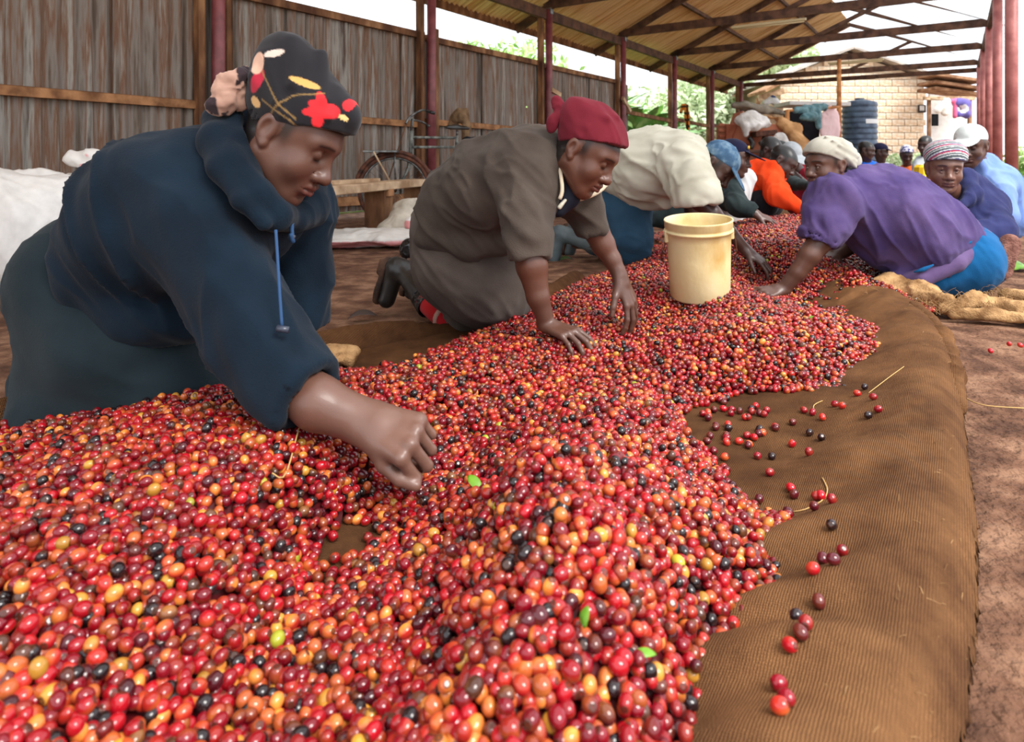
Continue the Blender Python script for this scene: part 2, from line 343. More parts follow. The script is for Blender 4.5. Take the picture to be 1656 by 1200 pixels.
for x, y, h in [(-80, 800, .10), (0, 765, .11), (130, 722, .115), (250, 680, .12), (360, 638, .12), (450, 622, .10), (540, 612, .075), (620, 606, .06), (700, 585, .055), (760, 552, .055), (830, 520, .06), (900, 486, .065), (960, 465, .08), (1010, 450, .09), (1060, 428, .10), (1090, 400, .12),
                (1180, 372, .17), (1230, 356, .22), (1300, 350, .22), (1185, 420, .10), (1260, 395, .19), (1330, 380, .19), (1215, 440, .06), (1300, 425, .13), (1250, 462, .02), (1380, 440, .13), (1350, 470, .03), (1420, 455, .05),
                (200, 850, .135), (0, 900, .13), (-150, 1000, .12), (0, 1200, .11), (-200, 1200, .12), (300, 1080, .07), (400, 790, .125), (480, 720, .12), (330, 930, .10), (420, 880, .065), (480, 830, .06), (560, 872, -.012), (525, 905, .002), (605, 895, .012), (570, 915, .0), (520, 960, .012), (650, 770, .03), (640, 830, .022), (690, 770, .012), (610, 960, .03), (600, 700, .085), (560, 660, .085), (450, 1200, .05), (150, 1200, .09), (420, 1040, .03), (560, 1060, .04), (620, 1000, .045),
                (740, 760, .01), (760, 700, .025), (840, 660, .03), (720, 650, .07), (780, 610, .07), (900, 640, .03), (960, 600, .045), (1040, 560, .03), (1060, 530, .02), (1100, 505, .05), (1140, 490, .06), (980, 560, .05),
                (850, 740, .185), (950, 715, .15), (900, 830, .20), (1000, 880, .165), (830, 900, .155), (850, 1000, .17), (820, 1180, .14), (700, 1000, .055), (660, 1150, .055), (740, 880, .04), (1100, 880, .10), (1040, 1040, .12), (1000, 1190, .10), (1200, 900, .055), (1120, 1080, .05), (1060, 760, .075), (1150, 800, .045), (980, 1190, .1),
                (930, 680, .10), (1000, 660, .085), (1060, 660, .06), (1010, 720, .10),
                (1200, 530, .135), (1260, 515, .13), (1330, 520, .11), (1390, 535, .07), (1150, 560, .10), (1300, 570, .075), (1230, 590, .06), (1380, 580, .035), (1430, 560, .03), (1100, 600, .06),
                (860, 550, .085), (930, 545, .095), (900, 510, .085), (800, 570, .08), (960, 500, .09), (1040, 470, .10), (1120, 470, .11), (1180, 475, .11)]:
    HC.append(gp(x, y, max(h, 0))+(h,))
for x, y, h in [(1315, 885, -.004), (1322, 910, -.012), (1300, 960, -.012), (1250, 1070, -.012), (1215, 1140, -.012), (1165, 1200, -.012), (1290, 850, -.006), (1235, 800, -.012), (1180, 745, -.012), (1130, 705, -.012), (1150, 670, -.012), (1230, 650, -.015), (1300, 660, -.015), (1420, 640, -.015), (1465, 600, -.006), (1490, 550, -.008), (1460, 520, -.008), (1400, 505, -.006), (1330, 492, -.004), (1430, 690, -.04), (1350, 800, -.04), (1380, 950, -.05), (1300, 1150, -.05), (1560, 560, -.05), (1270, 720, -.03), (1500, 470, -.05), (1440, 470, -.02), (1450, 440, -.03),
                (300, 600, .0), (500, 595, -.02), (620, 588, -.02), (690, 565, -.02), (740, 540, -.02), (800, 505, -.02), (860, 485, -.015), (930, 450, -.015), (1000, 435, -.015), (1040, 415, -.01), (1060, 395, -.01), (550, 560, -.05), (700, 520, -.05), (880, 440, -.05), (-60, 730, .02), (120, 690, .03)]:
    HC.append(gp(x, y, 0)+(h,))
for X, Y, h in [(-.45, .3, .1), (0, .3, .08), (.25, .35, .02), (.45, .45, -.04), (-.9, .5, .1), (2.5, 4.5, -.05), (3, 6, -.05), (2.3, 3.4, -.06), (1.95, 2.95, -.05), (2.2, 4.2, -.03), (-1.1, 1.9, -.05), (-.9, 2.1, -.05), (-1.4, 1.6, -.03), (1.5, 6, -.05), (1.5, 5.0, .1), (2.2, 5.4, .08), (.9, 4.6, -.03), (1.9, 4.3, .16), (2.5, 5.0, .02)]:
    HC.append((X, Y, h))
heap_h = rbf(HC)
# ---- mat edge: polyline in plan (outer edge of the rolled burlap), from the near end to the far end
edge = spline([np.array(gp(*p)) for p in [(1500, 1560, 0), (1530, 1330, 0), (1560, 1200, 0), (1580, 1010, 0), (1578, 850, 0), (1562, 720, 0), (1552, 620, 0), (1530, 570, 0), (1500, 530, 0), (1452, 500, 0), (1400, 487, 0)]], 160)
def edge_dist(Q):
    """distance to the mat's outer edge (positive inside) and arclength parameter"""
    A = edge[:-1]; B = edge[1:]; D = B-A; L2 = (D**2).sum(1)
    best = np.full(len(Q), 1e9); sgn = np.zeros(len(Q)); par = np.zeros(len(Q))
    for i in range(len(A)):
        q = Q-A[i]; t = np.clip((q@D[i])/L2[i], 0, 1); r = q-t[:, None]*D[i]; d = np.sqrt((r**2).sum(1))
        cr = D[i][0]*q[:, 1]-D[i][1]*q[:, 0]; m_ = d < best-1e-9
        best[m_] = d[m_]; sgn[m_] = np.sign(cr[m_]); par[m_] = i+t[m_]
    return best*np.where(sgn == 0, 1, sgn), par
def sstep(a, b, x): t = np.clip((x-a)/(b-a), 0, 1); return t*t*(3-2*t)
def mat_h(Q):
    Q = np.asarray(Q, float); d, p = edge_dist(Q)
    W = .36
    rise = sstep(W, .07, d)**1.25*.085          # slopes up towards the rolled edge
    roll = np.where(d < .06, np.sqrt(np.clip(1-((.06-d)/.06)**2, 0, 1)), 1.0)
    P3 = np.stack([Q[:, 0], Q[:, 1], 0*Q[:, 0]], 1)
    wr = .012*fbm(P3*[4, 4, 1], 9, 3)*sstep(.0, .1, d)*sstep(.9, .3, d) + .0035*fbm(P3*[14, 14, 1], 4, 2)
    wr = wr + .010*np.sin(p*.33+d*18+2*vnoise(P3*[3, 3, 1], 2))*sstep(.05, .16, d)*sstep(.45, .22, d)
    return .006+rise*roll+wr*sstep(-.01, .03, d)
def burlap_mat():
    m, b = base_mat('burlap', .95, .1); N, L = nodes(m)
    t = N.new('ShaderNodeTexCoord')
    mp = N.new('ShaderNodeMapping'); mp.inputs['Rotation'].default_value = (0, 0, TH); L.new(t.outputs['Object'], mp.inputs[0])
    hs = []
    for ax_ in ('X', 'Y'):
        w = N.new('ShaderNodeTexWave'); w.wave_type = 'BANDS'; w.bands_direction = ax_; w.inputs['Scale'].default_value = 95
        w.inputs['Distortion'].default_value = 2.2; w.inputs['Detail'].default_value = 2; w.inputs['Detail Scale'].default_value = 1.5; L.new(mp.outputs[0], w.inputs['Vector']); hs.append(w)
    mx = N.new('ShaderNodeMath'); mx.operation = 'MULTIPLY'; L.new(hs[0].outputs['Fac'], mx.inputs[0]); L.new(hs[1].outputs['Fac'], mx.inputs[1])
    n = N.new('ShaderNodeTexNoise'); n.inputs['Scale'].default_value = 5; n.inputs['Detail'].default_value = 8; n.inputs['Roughness'].default_value = .7; L.new(t.outputs['Object'], n.inputs['Vector'])
    r = N.new('ShaderNodeValToRGB'); r.color_ramp.elements[0].position = .3; r.color_ramp.elements[1].position = .72
    r.color_ramp.elements[0].color = rgba(92, 60, 40); r.color_ramp.elements[1].color = rgba(172, 124, 82); L.new(n.outputs[0], r.inputs[0])
    r2 = N.new('ShaderNodeValToRGB'); r2.color_ramp.elements[0].position = .0; r2.color_ramp.elements[0].color = (.55, .53, .51, 1); r2.color_ramp.elements[1].position = .5; r2.color_ramp.elements[1].color = (1, 1, 1, 1)
    L.new(mx.outputs[0], r2.inputs[0])
    mm = N.new('ShaderNodeMixRGB'); mm.blend_type = 'MULTIPLY'; mm.inputs[0].default_value = 1; L.new(r.outputs[0], mm.inputs[1]); L.new(r2.outputs[0], mm.inputs[2])
    wa = N.new('ShaderNodeAttribute'); wa.attribute_name = 'damp'; mw = N.new('ShaderNodeMixRGB'); mw.blend_type = 'MULTIPLY'; L.new(wa.outputs['Fac'], mw.inputs[0]); L.new(mm.outputs[0], mw.inputs[1]); mw.inputs[2].default_value = (.52, .48, .46, 1)
    L.new(mw.outputs[0], b.inputs['Base Color'])
    bp = N.new('ShaderNodeBump'); bp.inputs['Strength'].default_value = .9; bp.inputs['Distance'].default_value = .004; L.new(mx.outputs[0], bp.inputs['Height']); L.new(bp.outputs[0], b.inputs['Normal'])
    return m
M['burlap'] = burlap_mat()
def in_mat_left(Q):
    """positive right of the mat's left edge"""
    return None
def make_mat():
    step = .0125
    xs = np.arange(-1.35, 1.95, step); ys = np.arange(.25, 3.3, step); X, Y = np.meshgrid(xs, ys)
    Q = np.stack([X.ravel(), Y.ravel()], 1); d, p = edge_dist(Q)
    # left edge of the mat
    le = np.array([gp(*q) for q in [(-900, 900), (-60, 690), (340, 600), (560, 560), (640, 545), (700, 540), (760, 525), (820, 500), (930, 445), (1000, 430), (1050, 400)]])
    lx = np.interp(Q[:, 1], le[:, 1], le[:, 0]); dl = Q[:, 0]-lx
    far = np.where(Q[:, 1] > 2.55, 1.0, 1.0)
    keep = (d > -step*3.2) & (dl > 0) & (Q[:, 1] < 3.25)
    e0 = np.clip(p.astype(int), 0, len(edge)-2); ep = edge[e0]+(p-e0)[:, None]*(edge[e0+1]-edge[e0]); out_ = (d < 0) & keep
    Q[out_] = ep[out_]+RNG.normal(0, .002, (out_.sum(), 2)); d = np.where(out_, 0, d)     # clean hem along the outer edge
    z = mat_h(Q)
    P3 = np.stack([Q[:, 0], Q[:, 1], 0*Q[:, 0]], 1)
    ridge = np.exp(-((dl-.09-.03*np.sin(Q[:, 1]*5))/.05)**2)*(.05+.02*np.sin(Q[:, 0]*9))+.012*np.exp(-((dl-.2)/.03)**2)
    z = np.where(dl < .4, z+ridge*sstep(.0, .04, dl), z)
    z = np.where(Q[:, 1] > 2.3, np.minimum(z, .10), z)
    V = np.stack([Q[:, 0], Q[:, 1], z], 1)
    H, W = X.shape; idx = np.arange(H*W).reshape(H, W); k = keep.reshape(H, W)
    f = k[:-1, :-1] & k[:-1, 1:] & k[1:, 1:] & k[1:, :-1]
    F = np.stack([idx[:-1, :-1], idx[:-1, 1:], idx[1:, 1:], idx[1:, :-1]], -1)[f]
    used = np.unique(F); mapv = np.full(H*W, -1); mapv[used] = np.arange(len(used))
    me = mesh_np('burlap_mat', V[used], mapv[F], M['burlap'])
    damp = np.clip(sstep(.16, .42, d)*.75+.5*fbm(P3*[3.2, 3.2, 1], 21, 3)*sstep(.05, .2, d)+.15, 0, 1)[used]     # damp and stained near the fruit, dusty along the rolled edge
    a = me.attributes.new('damp', 'FLOAT', 'POINT'); a.data.foreach_set('value', damp.astype(np.float32)); o = obj('burlap_mat', me)
    return tag(o, 'big brown burlap mat with a rolled up edge beneath the cherries', 'mat')
make_mat()
# second burlap under the far heap
def far_mat():
    pts = [gp(*q) for q in [(1000, 432), (1060, 400), (1130, 350), (1180, 335), (1330, 335), (1440, 440), (1460, 480), (1400, 492), (1200, 480), (1040, 450)]]
    bm = bmesh.new(); vs = [bm.verts.new((x, y, .008)) for x, y in pts]; f = bm.faces.new(vs)
    r = bmesh.ops.extrude_face_region(bm, geom=[f]); bmesh.ops.translate(bm, verts=[v for v in r['geom'] if isinstance(v, bmesh.types.BMVert)], vec=(0, 0, -.006))
    bmesh.ops.recalc_face_normals(bm, faces=bm.faces)
    tag(bm_obj('burlap_mat', bm, M['burlap']), 'second burlap mat under the far heap around the bucket', 'mat')
far_mat()

# ---- cherries
CD = .0150
def cherry_mat():
    m, b = base_mat('coffee_cherry', .085, .45); N, L = nodes(m)
    at = N.new('ShaderNodeAttribute'); at.attribute_type = 'INSTANCER'; at.attribute_name = 'ccol'
    a2 = N.new('ShaderNodeAttribute'); a2.attribute_type = 'INSTANCER'; a2.attribute_name = 'cblush'
    t = N.new('ShaderNodeTexCoord'); oi = N.new('ShaderNodeObjectInfo')
    sx = N.new('ShaderNodeSeparateXYZ'); L.new(t.outputs['Object'], sx.inputs[0])
    n = N.new('ShaderNodeTexNoise'); n.inputs['Scale'].default_value = 90; n.inputs['Detail'].default_value = 3
    ad = N.new('ShaderNodeVectorMath'); ad.operation = 'ADD'; L.new(t.outputs['Object'], ad.inputs[0]); L.new(at.outputs['Color'], ad.inputs[1]); L.new(ad.outputs[0], n.inputs['Vector'])
    # blush towards one side
    mr = N.new('ShaderNodeMapRange'); mr.inputs['From Min'].default_value = -.002; mr.inputs['From Max'].default_value = .007; L.new(sx.outputs['X'], mr.inputs['Value'])
    mu = N.new('ShaderNodeMath'); mu.operation = 'MULTIPLY'; L.new(mr.outputs[0], mu.inputs[0]); L.new(n.outputs[0], mu.inputs[1])
    m2 = N.new('ShaderNodeMath'); m2.operation = 'MULTIPLY'; m2.use_clamp = True; L.new(mu.outputs[0], m2.inputs[0]); L.new(a2.outputs['Fac'], m2.inputs[1])
    mix = N.new('ShaderNodeMixRGB'); L.new(m2.outputs[0], mix.inputs[0]); L.new(at.outputs['Color'], mix.inputs[1]); mix.inputs[2].default_value = rgba(232, 150, 60)
    # darker navel at the tip
    mr2 = N.new('ShaderNodeMapRange'); mr2.inputs['From Min'].default_value = .0072; mr2.inputs['From Max'].default_value = .0080; L.new(sx.outputs['Z'], mr2.inputs['Value'])
    mix2 = N.new('ShaderNodeMixRGB'); L.new(mr2.outputs[0], mix2.inputs[0]); L.new(mix.outputs[0], mix2.inputs[1]); mix2.inputs[2].default_value = rgba(70, 42, 30)
    L.new(mix2.outputs[0], b.inputs['Base Color'])
    b.inputs['Coat Weight'].default_value = .25; b.inputs['Coat Roughness'].default_value = .03
    b.inputs['Subsurface Weight'].default_value = 0
    return m
M['cherry'] = cherry_mat()
def cherry_mesh():
    bm = bmesh.new(); bmesh.ops.create_icosphere(bm, subdivisions=3, radius=1)
    for v in bm.verts:
        z = v.co.z; s = 1.0
        if z > .93: s = 1-.16*((z-.93)/.07)        # navel dent
        if z < -.97: s = .97
        v.co = Vector((v.co.x*CD/2, v.co.y*CD/2, z*CD/2*1.19*s))
    me = bpy.data.meshes.new('coffee_cherry'); bm.to_mesh(me); bm.free()
    me.polygons.foreach_set('use_smooth', np.ones(len(me.polygons), bool)); me.materials.append(M['cherry']); return me
CHERRY = cherry_mesh()
PAL = [((178, 18, 32), .45, 'bright red', .31), ((134, 12, 30), .25, 'deep red', .30), ((190, 46, 36), 1.3, 'red orange', .12), ((200, 98, 50), 1.2, 'orange', .055), ((210, 150, 56), .6, 'yellow', .018), ((84, 16, 28), .2, 'dark wine red', .08), ((38, 24, 26), 0, 'black overripe', .075), ((98, 58, 42), .5, 'brown', .025), ((176, 178, 52), .2, 'green', .003)]
PW = np.array([p[3] for p in PAL]); PW /= PW.sum()
def sample_heap():
    sp_ = CD*.86; pts = []
    r = 0; y = .28; row = 0
    while y < 6.2:
        s = sp_ if y < 3 else sp_*1.12
        xs = np.arange(-1.7, 3.2, s)+(s/2 if row % 2 else 0); pts.append(np.stack([xs, np.full_like(xs, y)], 1)); y += s*.87; row += 1
    Q = np.concatenate(pts); Q = Q[(np.abs(Q[:, 0]) < Q[:, 1]*.95+.12)]
    Q = Q+RNG.normal(0, sp_*.18, Q.shape)
    h = heap_h(Q); keep = h > -.004
    # ragged, thin edge
    nz = vnoise(np.stack([Q[:, 0]*22, Q[:, 1]*22, 0*Q[:, 0]], 1), 5)*.5+.5
    keep &= (h > .012) | (RNG.random(len(Q)) < np.clip((h+.004)/.016, 0, 1)*.8) & (nz > .35)
    Q = Q[keep]; h = np.maximum(h[keep], 0)
    mh = mat_h(Q)
    bumps = .006*fbm(np.stack([Q[:, 0]*16, Q[:, 1]*16, 0*Q[:, 0]], 1), 8, 2)
    z = np.maximum(np.maximum(h-CD/2+bumps*(h > .02), 0), mh*0+np.clip(mh, 0, .02))+CD/2*.95+RNG.uniform(-.005, .004, len(Q))*(h > .015)
    L0 = np.column_stack([Q, z])
    # a loose second layer
    sel = (RNG.random(len(Q)) < .42) & (h > .025)
    L1 = L0[sel]+np.column_stack([RNG.normal(0, .004, (sel.sum(), 2)), RNG.uniform(.006, .0130, sel.sum())])
    return np.concatenate([L0, L1])
CP = sample_heap()
def cull_under(P):      # drop cherries that nothing can see from the aisle side (far behind others) - none here
    return P
ncp = len(CP)
ci = RNG.choice(len(PAL), ncp, p=PW)
cc = np.array([lin(PAL[i][0]) for i in range(len(PAL))])[ci]*RNG.uniform(.45, .88, (ncp, 1))
cblush = np.array([p[1] for p in PAL])[ci]*RNG.uniform(.0, 1.5, ncp)
crot = RNG.uniform(0, 2*math.pi, (ncp, 3)); cscl = RNG.uniform(.86, 1.12, ncp)[:, None]*RNG.uniform(.95, 1.06, (ncp, 3))
# the 260 largest in view become objects of their own
dist = np.linalg.norm(CP-np.array((0, 0, CAMZ)), axis=1)
ix = CX+CP[:, 0]/CP[:, 1]*FPX; iy = HZ+(CAMZ-CP[:, 2])/CP[:, 1]*FPX
topz = heap_h(CP[:, :2])
vis = (ix > 4) & (ix < 1652) & (iy < 1196) & (CP[:, 2] > np.maximum(topz, 0)+.003)
order = np.argsort(np.where(vis, dist, 1e9))[:220]
indiv = np.zeros(ncp, bool); indiv[order] = True
CHOBJ = []
def put_cherry(p, rot, scl, k, blush, label, group):
    o = bpy.data.objects.new('coffee_cherry', CHERRY); o.location = Vector(p); o.rotation_euler = Euler(rot); o.scale = Vector(scl)
    o['ccol'] = [float(q) for q in k]; o['cblush'] = float(blush); COL.objects.link(o); CHOBJ.append(o)
    return tag(o, label, 'cherry', group)
for i in order:
    put_cherry(CP[i], crot[i], cscl[i], cc[i], cblush[i], '%s coffee cherry lying in the near front of the heap' % PAL[ci[i]][2], '%s cherries in the near front of the heap' % PAL[ci[i]][2])
LOOSE = [(1145, 676), (1158, 688), (1170, 660), (1182, 668), (1196, 664), (1205, 676), (1215, 660), (1228, 668), (1222, 655), (1240, 662), (1282, 678), (1300, 660), (1314, 662), (1328, 702), (1309, 695), (1281, 716), (1248, 738), (1308, 740), (1279, 783), (1284, 791), (1245, 765), (1412, 650), (1420, 665), (1404, 672), (1330, 672), (1350, 655), (1175, 705), (1195, 712), (1178, 690), (1208, 700), (1172, 738), (1225, 738), (1254, 688), (1362, 662), (1386, 640), (1398, 628), (1602, 567), (1632, 556), (1650, 558), (1320, 792)]
for _ in range(22): LOOSE.append((1130+RNG.random()*130, 650+RNG.random()*70))
for y in np.linspace(790, 1150, 16): LOOSE.append((1335-abs(y-890)*.36*(1 if y > 890 else .8)+RNG.uniform(-6, 34), y))
for j, (x, y) in enumerate(LOOSE):
    X, Y = gp(x, y, CD/2); z = CD/2 + (max(float(mat_h([(X, Y)])[0]), .0) if x < 1560 else .0)
    X, Y = gp(x, y, min(z, .1)); z = CD/2*.95 + (max(float(mat_h([(X, Y)])[0]), .0) if x < 1560 else .0)
    q = int(RNG.choice([0, 1, 1, 2, 5, 6])) if x < 1560 else 0
    put_cherry((X, Y, z), RNG.uniform(0, 6, 3), np.full(3, 1.0), lin(PAL[q][0]), PAL[q][1]*.5,
               '%s coffee cherry fallen on the bare earth right of the mat' % PAL[q][2] if x > 1560 else '%s loose coffee cherry on the bare burlap beside the heap' % PAL[q][2], 'loose %s cherries off the heap' % PAL[q][2] + (' on earth' if x > 1560 else ''))
def pile():
    # packed underlayer: a dark skin just below the top cherries, plus one instance point per cherry
    step = .02; xs = np.arange(-1.7, 3.2, step); ys = np.arange(.26, 6.2, step); X, Y = np.meshgrid(xs, ys); Q = np.stack([X.ravel(), Y.ravel()], 1)
    h = heap_h(Q); z = np.minimum(h-.013, .4); H, W = X.shape; k = ((h > .014) & (np.abs(Q[:, 0]) < Q[:, 1]*.95+.15)).reshape(H, W); idx = np.arange(H*W).reshape(H, W)
    f = k[:-1, :-1] & k[:-1, 1:] & k[1:, 1:] & k[1:, :-1]
    F = np.stack([idx[:-1, :-1], idx[:-1, 1:], idx[1:, 1:], idx[1:, :-1]], -1)[f]; used = np.unique(F); mp = np.full(H*W, -1); mp[used] = np.arange(len(used))
    core = np.stack([Q[:, 0], Q[:, 1], z], 1)[used]; P = CP[~indiv]
    m, b = base_mat('packed_cherries', .35, .4); b.inputs['Base Color'].default_value = rgba(74, 14, 20)
    V = np.concatenate([core, P]); me = mesh_np('coffee_cherry_heap', V, mp[F], m)
    n0 = len(core); sel = ~indiv
    def attr(nm, ty, arr, fld):
        a = me.attributes.new(nm, ty, 'POINT'); full = np.zeros((len(V),)+arr.shape[1:], np.float32); full[n0:] = arr; a.data.foreach_set(fld, full.ravel())
    attr('ccol', 'FLOAT_VECTOR', cc[sel].astype(np.float32), 'vector'); attr('cblush', 'FLOAT', cblush[sel].astype(np.float32), 'value')
    attr('crot', 'FLOAT_VECTOR', crot[sel].astype(np.float32), 'vector'); attr('cscl', 'FLOAT_VECTOR', cscl[sel].astype(np.float32), 'vector')
    a = me.attributes.new('is_pt', 'BOOLEAN', 'POINT'); bb = np.zeros(len(V), bool); bb[n0:] = True; a.data.foreach_set('value', bb)
    o = obj('coffee_cherry_heap', me); tag(o, 'long heap of thousands of red, orange and black coffee cherries', 'cherries', kind='stuff')
    g = bpy.data.node_groups.new('cherry_scatter', 'GeometryNodeTree'); g.interface.new_socket('Geometry', in_out='INPUT', socket_type='NodeSocketGeometry'); g.interface.new_socket('Geometry', in_out='OUTPUT', socket_type='NodeSocketGeometry')
    N = g.nodes; L = g.links; gi = N.new('NodeGroupInput'); go = N.new('NodeGroupOutput'); ip = N.new('GeometryNodeInstanceOnPoints'); jn = N.new('GeometryNodeJoinGeometry'); ob = N.new('GeometryNodeObjectInfo')
    ob.inputs['Object'].default_value = CHOBJ[0]; ob.inputs['As Instance'].default_value = True; ob.transform_space = 'ORIGINAL'
    def named(nm, ty): q = N.new('GeometryNodeInputNamedAttribute'); q.data_type = ty; q.inputs['Name'].default_value = nm; return q.outputs['Attribute']
    L.new(gi.outputs[0], ip.inputs['Points']); L.new(ob.outputs['Geometry'], ip.inputs['Instance']); L.new(named('is_pt', 'BOOLEAN'), ip.inputs['Selection'])
    e2r = N.new('FunctionNodeEulerToRotation'); L.new(named('crot', 'FLOAT_VECTOR'), e2r.inputs[0]); L.new(e2r.outputs[0], ip.inputs['Rotation']); L.new(named('cscl', 'FLOAT_VECTOR'), ip.inputs['Scale'])
    sg = N.new('GeometryNodeSeparateGeometry'); L.new(gi.outputs[0], sg.inputs[0]); L.new(named('is_pt', 'BOOLEAN'), sg.inputs['Selection'])
    L.new(sg.outputs['Inverted'], jn.inputs[0]); L.new(ip.outputs[0], jn.inputs[0]); L.new(jn.outputs[0], go.inputs[0])
    md = o.modifiers.new('scatter', 'NODES'); md.node_group = g
    print('cherries', ncp)
pile()
# ------------------------------------------------------------------ bodies: smooth distance fields meshed by surface nets
class SDF:
    far = .085
    def __init__(s, lo, hi, h):
        s.h = h; s.lo = np.array(lo, float); n = np.ceil((np.array(hi)-s.lo)/h).astype(int)+1
        s.n = n; s.d = np.full(tuple(n), 1.0, np.float32); s.ax = [(s.lo[i]+h*np.arange(n[i])).astype(np.float32) for i in range(3)]
    def _sub(s, lo, hi):
        a = np.clip(np.floor((lo-s.lo)/s.h).astype(int), 0, s.n); b = np.clip(np.ceil((hi-s.lo)/s.h).astype(int)+1, 0, s.n)
        if (b-a).min() <= 0: return None, None
        sl = tuple(slice(a[i], b[i]) for i in range(3))
        return sl, (s.ax[0][sl[0]][:, None, None], s.ax[1][sl[1]][None, :, None], s.ax[2][sl[2]][None, None, :])
    def _mix(s, sl, d, k, op):
        o = s.d[sl]
        if op == 'u':
            if k > 0: t = np.maximum(k-np.abs(o-d), 0)/k; s.d[sl] = np.minimum(o, d)-t*t*k*.25
            else: s.d[sl] = np.minimum(o, d)
        else:
            e = -d
            if k > 0: t = np.maximum(k-np.abs(o-e), 0)/k; s.d[sl] = np.maximum(o, e)+t*t*k*.25
            else: s.d[sl] = np.maximum(o, e)
        return s
    def cone(s, a, b, ra, rb=None, k=.02, op='u'):
        a = np.array(a, float); b = np.array(b, float); rb = ra if rb is None else rb; m = max(k, s.far if op == 'u' else 0)+2.5*s.h+.004
        sl, P = s._sub(np.minimum(a-ra, b-rb)-m, np.maximum(a+ra, b+rb)+m)
        if sl is None: return s
        ab = b-a; L = float(ab.dot(ab))+1e-12
        q = [P[i]-np.float32(a[i]) for i in range(3)]
        t = np.clip((q[0]*ab[0]+q[1]*ab[1]+q[2]*ab[2])/L, 0, 1).astype(np.float32)
        d = np.sqrt((q[0]-t*ab[0])**2+(q[1]-t*ab[1])**2+(q[2]-t*ab[2])**2)-(ra+(rb-ra)*t)
        return s._mix(sl, d.astype(np.float32), k, op)
    def chain(s, pts, k=.02, op='u'):
        for p, q in zip(pts[:-1], pts[1:]): s.cone(p[0], q[0], p[1], q[1], k, op)
        return s
    def ell(s, c, r, R=None, k=.02, op='u'):
        c = np.array(c, float); r = np.broadcast_to(np.array(r, float), (3,)); m = r.max()+max(k, s.far if op == 'u' else 0)+2.5*s.h+.004
        sl, P = s._sub(c-m, c+m)
        if sl is None: return s
        q = [P[i]-np.float32(c[i]) for i in range(3)]
        if R is not None: q = [q[0]*R[0][i]+q[1]*R[1][i]+q[2]*R[2][i] for i in range(3)]   # R columns = axes
        k0 = np.sqrt(sum((q[i]/r[i])**2 for i in range(3))); k1 = np.sqrt(sum((q[i]/r[i]**2)**2 for i in range(3)))+1e-9
        return s._mix(sl, (k0*(k0-1)/k1).astype(np.float32), k, op)
    def box(s, c, half, R=None, rad=.01, k=.0, op='u'):
        c = np.array(c, float); half = np.array(half, float); m = np.linalg.norm(half)+rad+k+2.5*s.h
        sl, P = s._sub(c-m, c+m)
        if sl is None: return s
        q = [P[i]-np.float32(c[i]) for i in range(3)]
        if R is not None: q = [q[0]*R[0][i]+q[1]*R[1][i]+q[2]*R[2][i] for i in range(3)]
        e = [np.abs(q[i])-(half[i]-rad) for i in range(3)]
        d = np.sqrt(sum(np.maximum(x, 0)**2 for x in e))+np.minimum(np.maximum(np.maximum(e[0], e[1]), e[2]), 0)-rad
        return s._mix(sl, d.astype(np.float32), k, op)
    def cut(s, p, n, k=.0, lo=None, hi=None):
        """keep the side that n points away from (remove where (x-p).n > 0); optionally inside a box only"""
        n = np.array(n, float); n /= np.linalg.norm(n)
        sl, P = s._sub(s.lo if lo is None else np.array(lo, float), s.lo+s.n*s.h if hi is None else np.array(hi, float))
        if sl is None: return s
        d = sum((P[i]-p[i])*n[i] for i in range(3)).astype(np.float32)
        o = s.d[sl]
        if k > 0: t = np.maximum(k-np.abs(o-d), 0)/k; s.d[sl] = np.maximum(o, d)+t*t*k*.25
        else: s.d[sl] = np.maximum(o, d)
        return s
    def cut_ball(s, p, n, R, k=.0):
        p = np.array(p, float); return s.cut(p, n, k, p-R, p+R)
    def shell(s, th): s.d = np.maximum(s.d, -s.d-th); return s
    def mesh(s, smooth=1):
        d = s.d; d = d.copy()
        for ax in range(3):      # close at the borders
            for e in (0, -1):
                ix = [slice(None)]*3; ix[ax] = e; d[tuple(ix)] = np.maximum(d[tuple(ix)], s.h*.5)
        neg = d < 0
        c = np.zeros(tuple(s.n-1), np.int8)
        for i in (0, 1):
            for j in (0, 1):
                for k in (0, 1): c += neg[i:s.n[0]-1+i, j:s.n[1]-1+j, k:s.n[2]-1+k]
        act = np.argwhere((c > 0) & (c < 8)); vid = np.full(tuple(s.n-1), -1, np.int64); vid[tuple(act.T)] = np.arange(len(act))
        cor = [(i, j, k) for i in (0, 1) for j in (0, 1) for k in (0, 1)]
        val = np.stack([d[act[:, 0]+i, act[:, 1]+j, act[:, 2]+k] for i, j, k in cor], 1)
        acc = np.zeros((len(act), 3)); cnt = np.zeros(len(act))
        for a in range(8):
            for b in range(a+1, 8):
                if sum(abs(cor[a][q]-cor[b][q]) for q in range(3)) != 1: continue
                va, vb = val[:, a], val[:, b]; m = (va < 0) != (vb < 0); t = np.where(m, va/np.where(m, va-vb, 1), 0)
                p = np.array(cor[a])+t[:, None]*(np.array(cor[b])-np.array(cor[a])); acc += p*m[:, None]; cnt += m
        V = s.lo+s.h*(act+acc/cnt[:, None]); Fs = []
        for ax in range(3):
            o1, o2 = [(1, 2), (2, 0), (0, 1)][ax]
            A = [slice(None)]*3; B = [slice(None)]*3; A[ax] = slice(0, -1); B[ax] = slice(1, None)
            na, nb = neg[tuple(A)], neg[tuple(B)]
            e = np.argwhere(na != nb); ok = (e[:, o1] > 0) & (e[:, o2] > 0) & (e[:, o1] < s.n[o1]-1) & (e[:, o2] < s.n[o2]-1); e = e[ok]
            def vv(a, b): q = e.copy(); q[:, o1] -= a; q[:, o2] -= b; return vid[tuple(q.T)]
            f = np.stack([vv(0, 0), vv(1, 0), vv(1, 1), vv(0, 1)], 1); fl = ~na[tuple(e.T)]
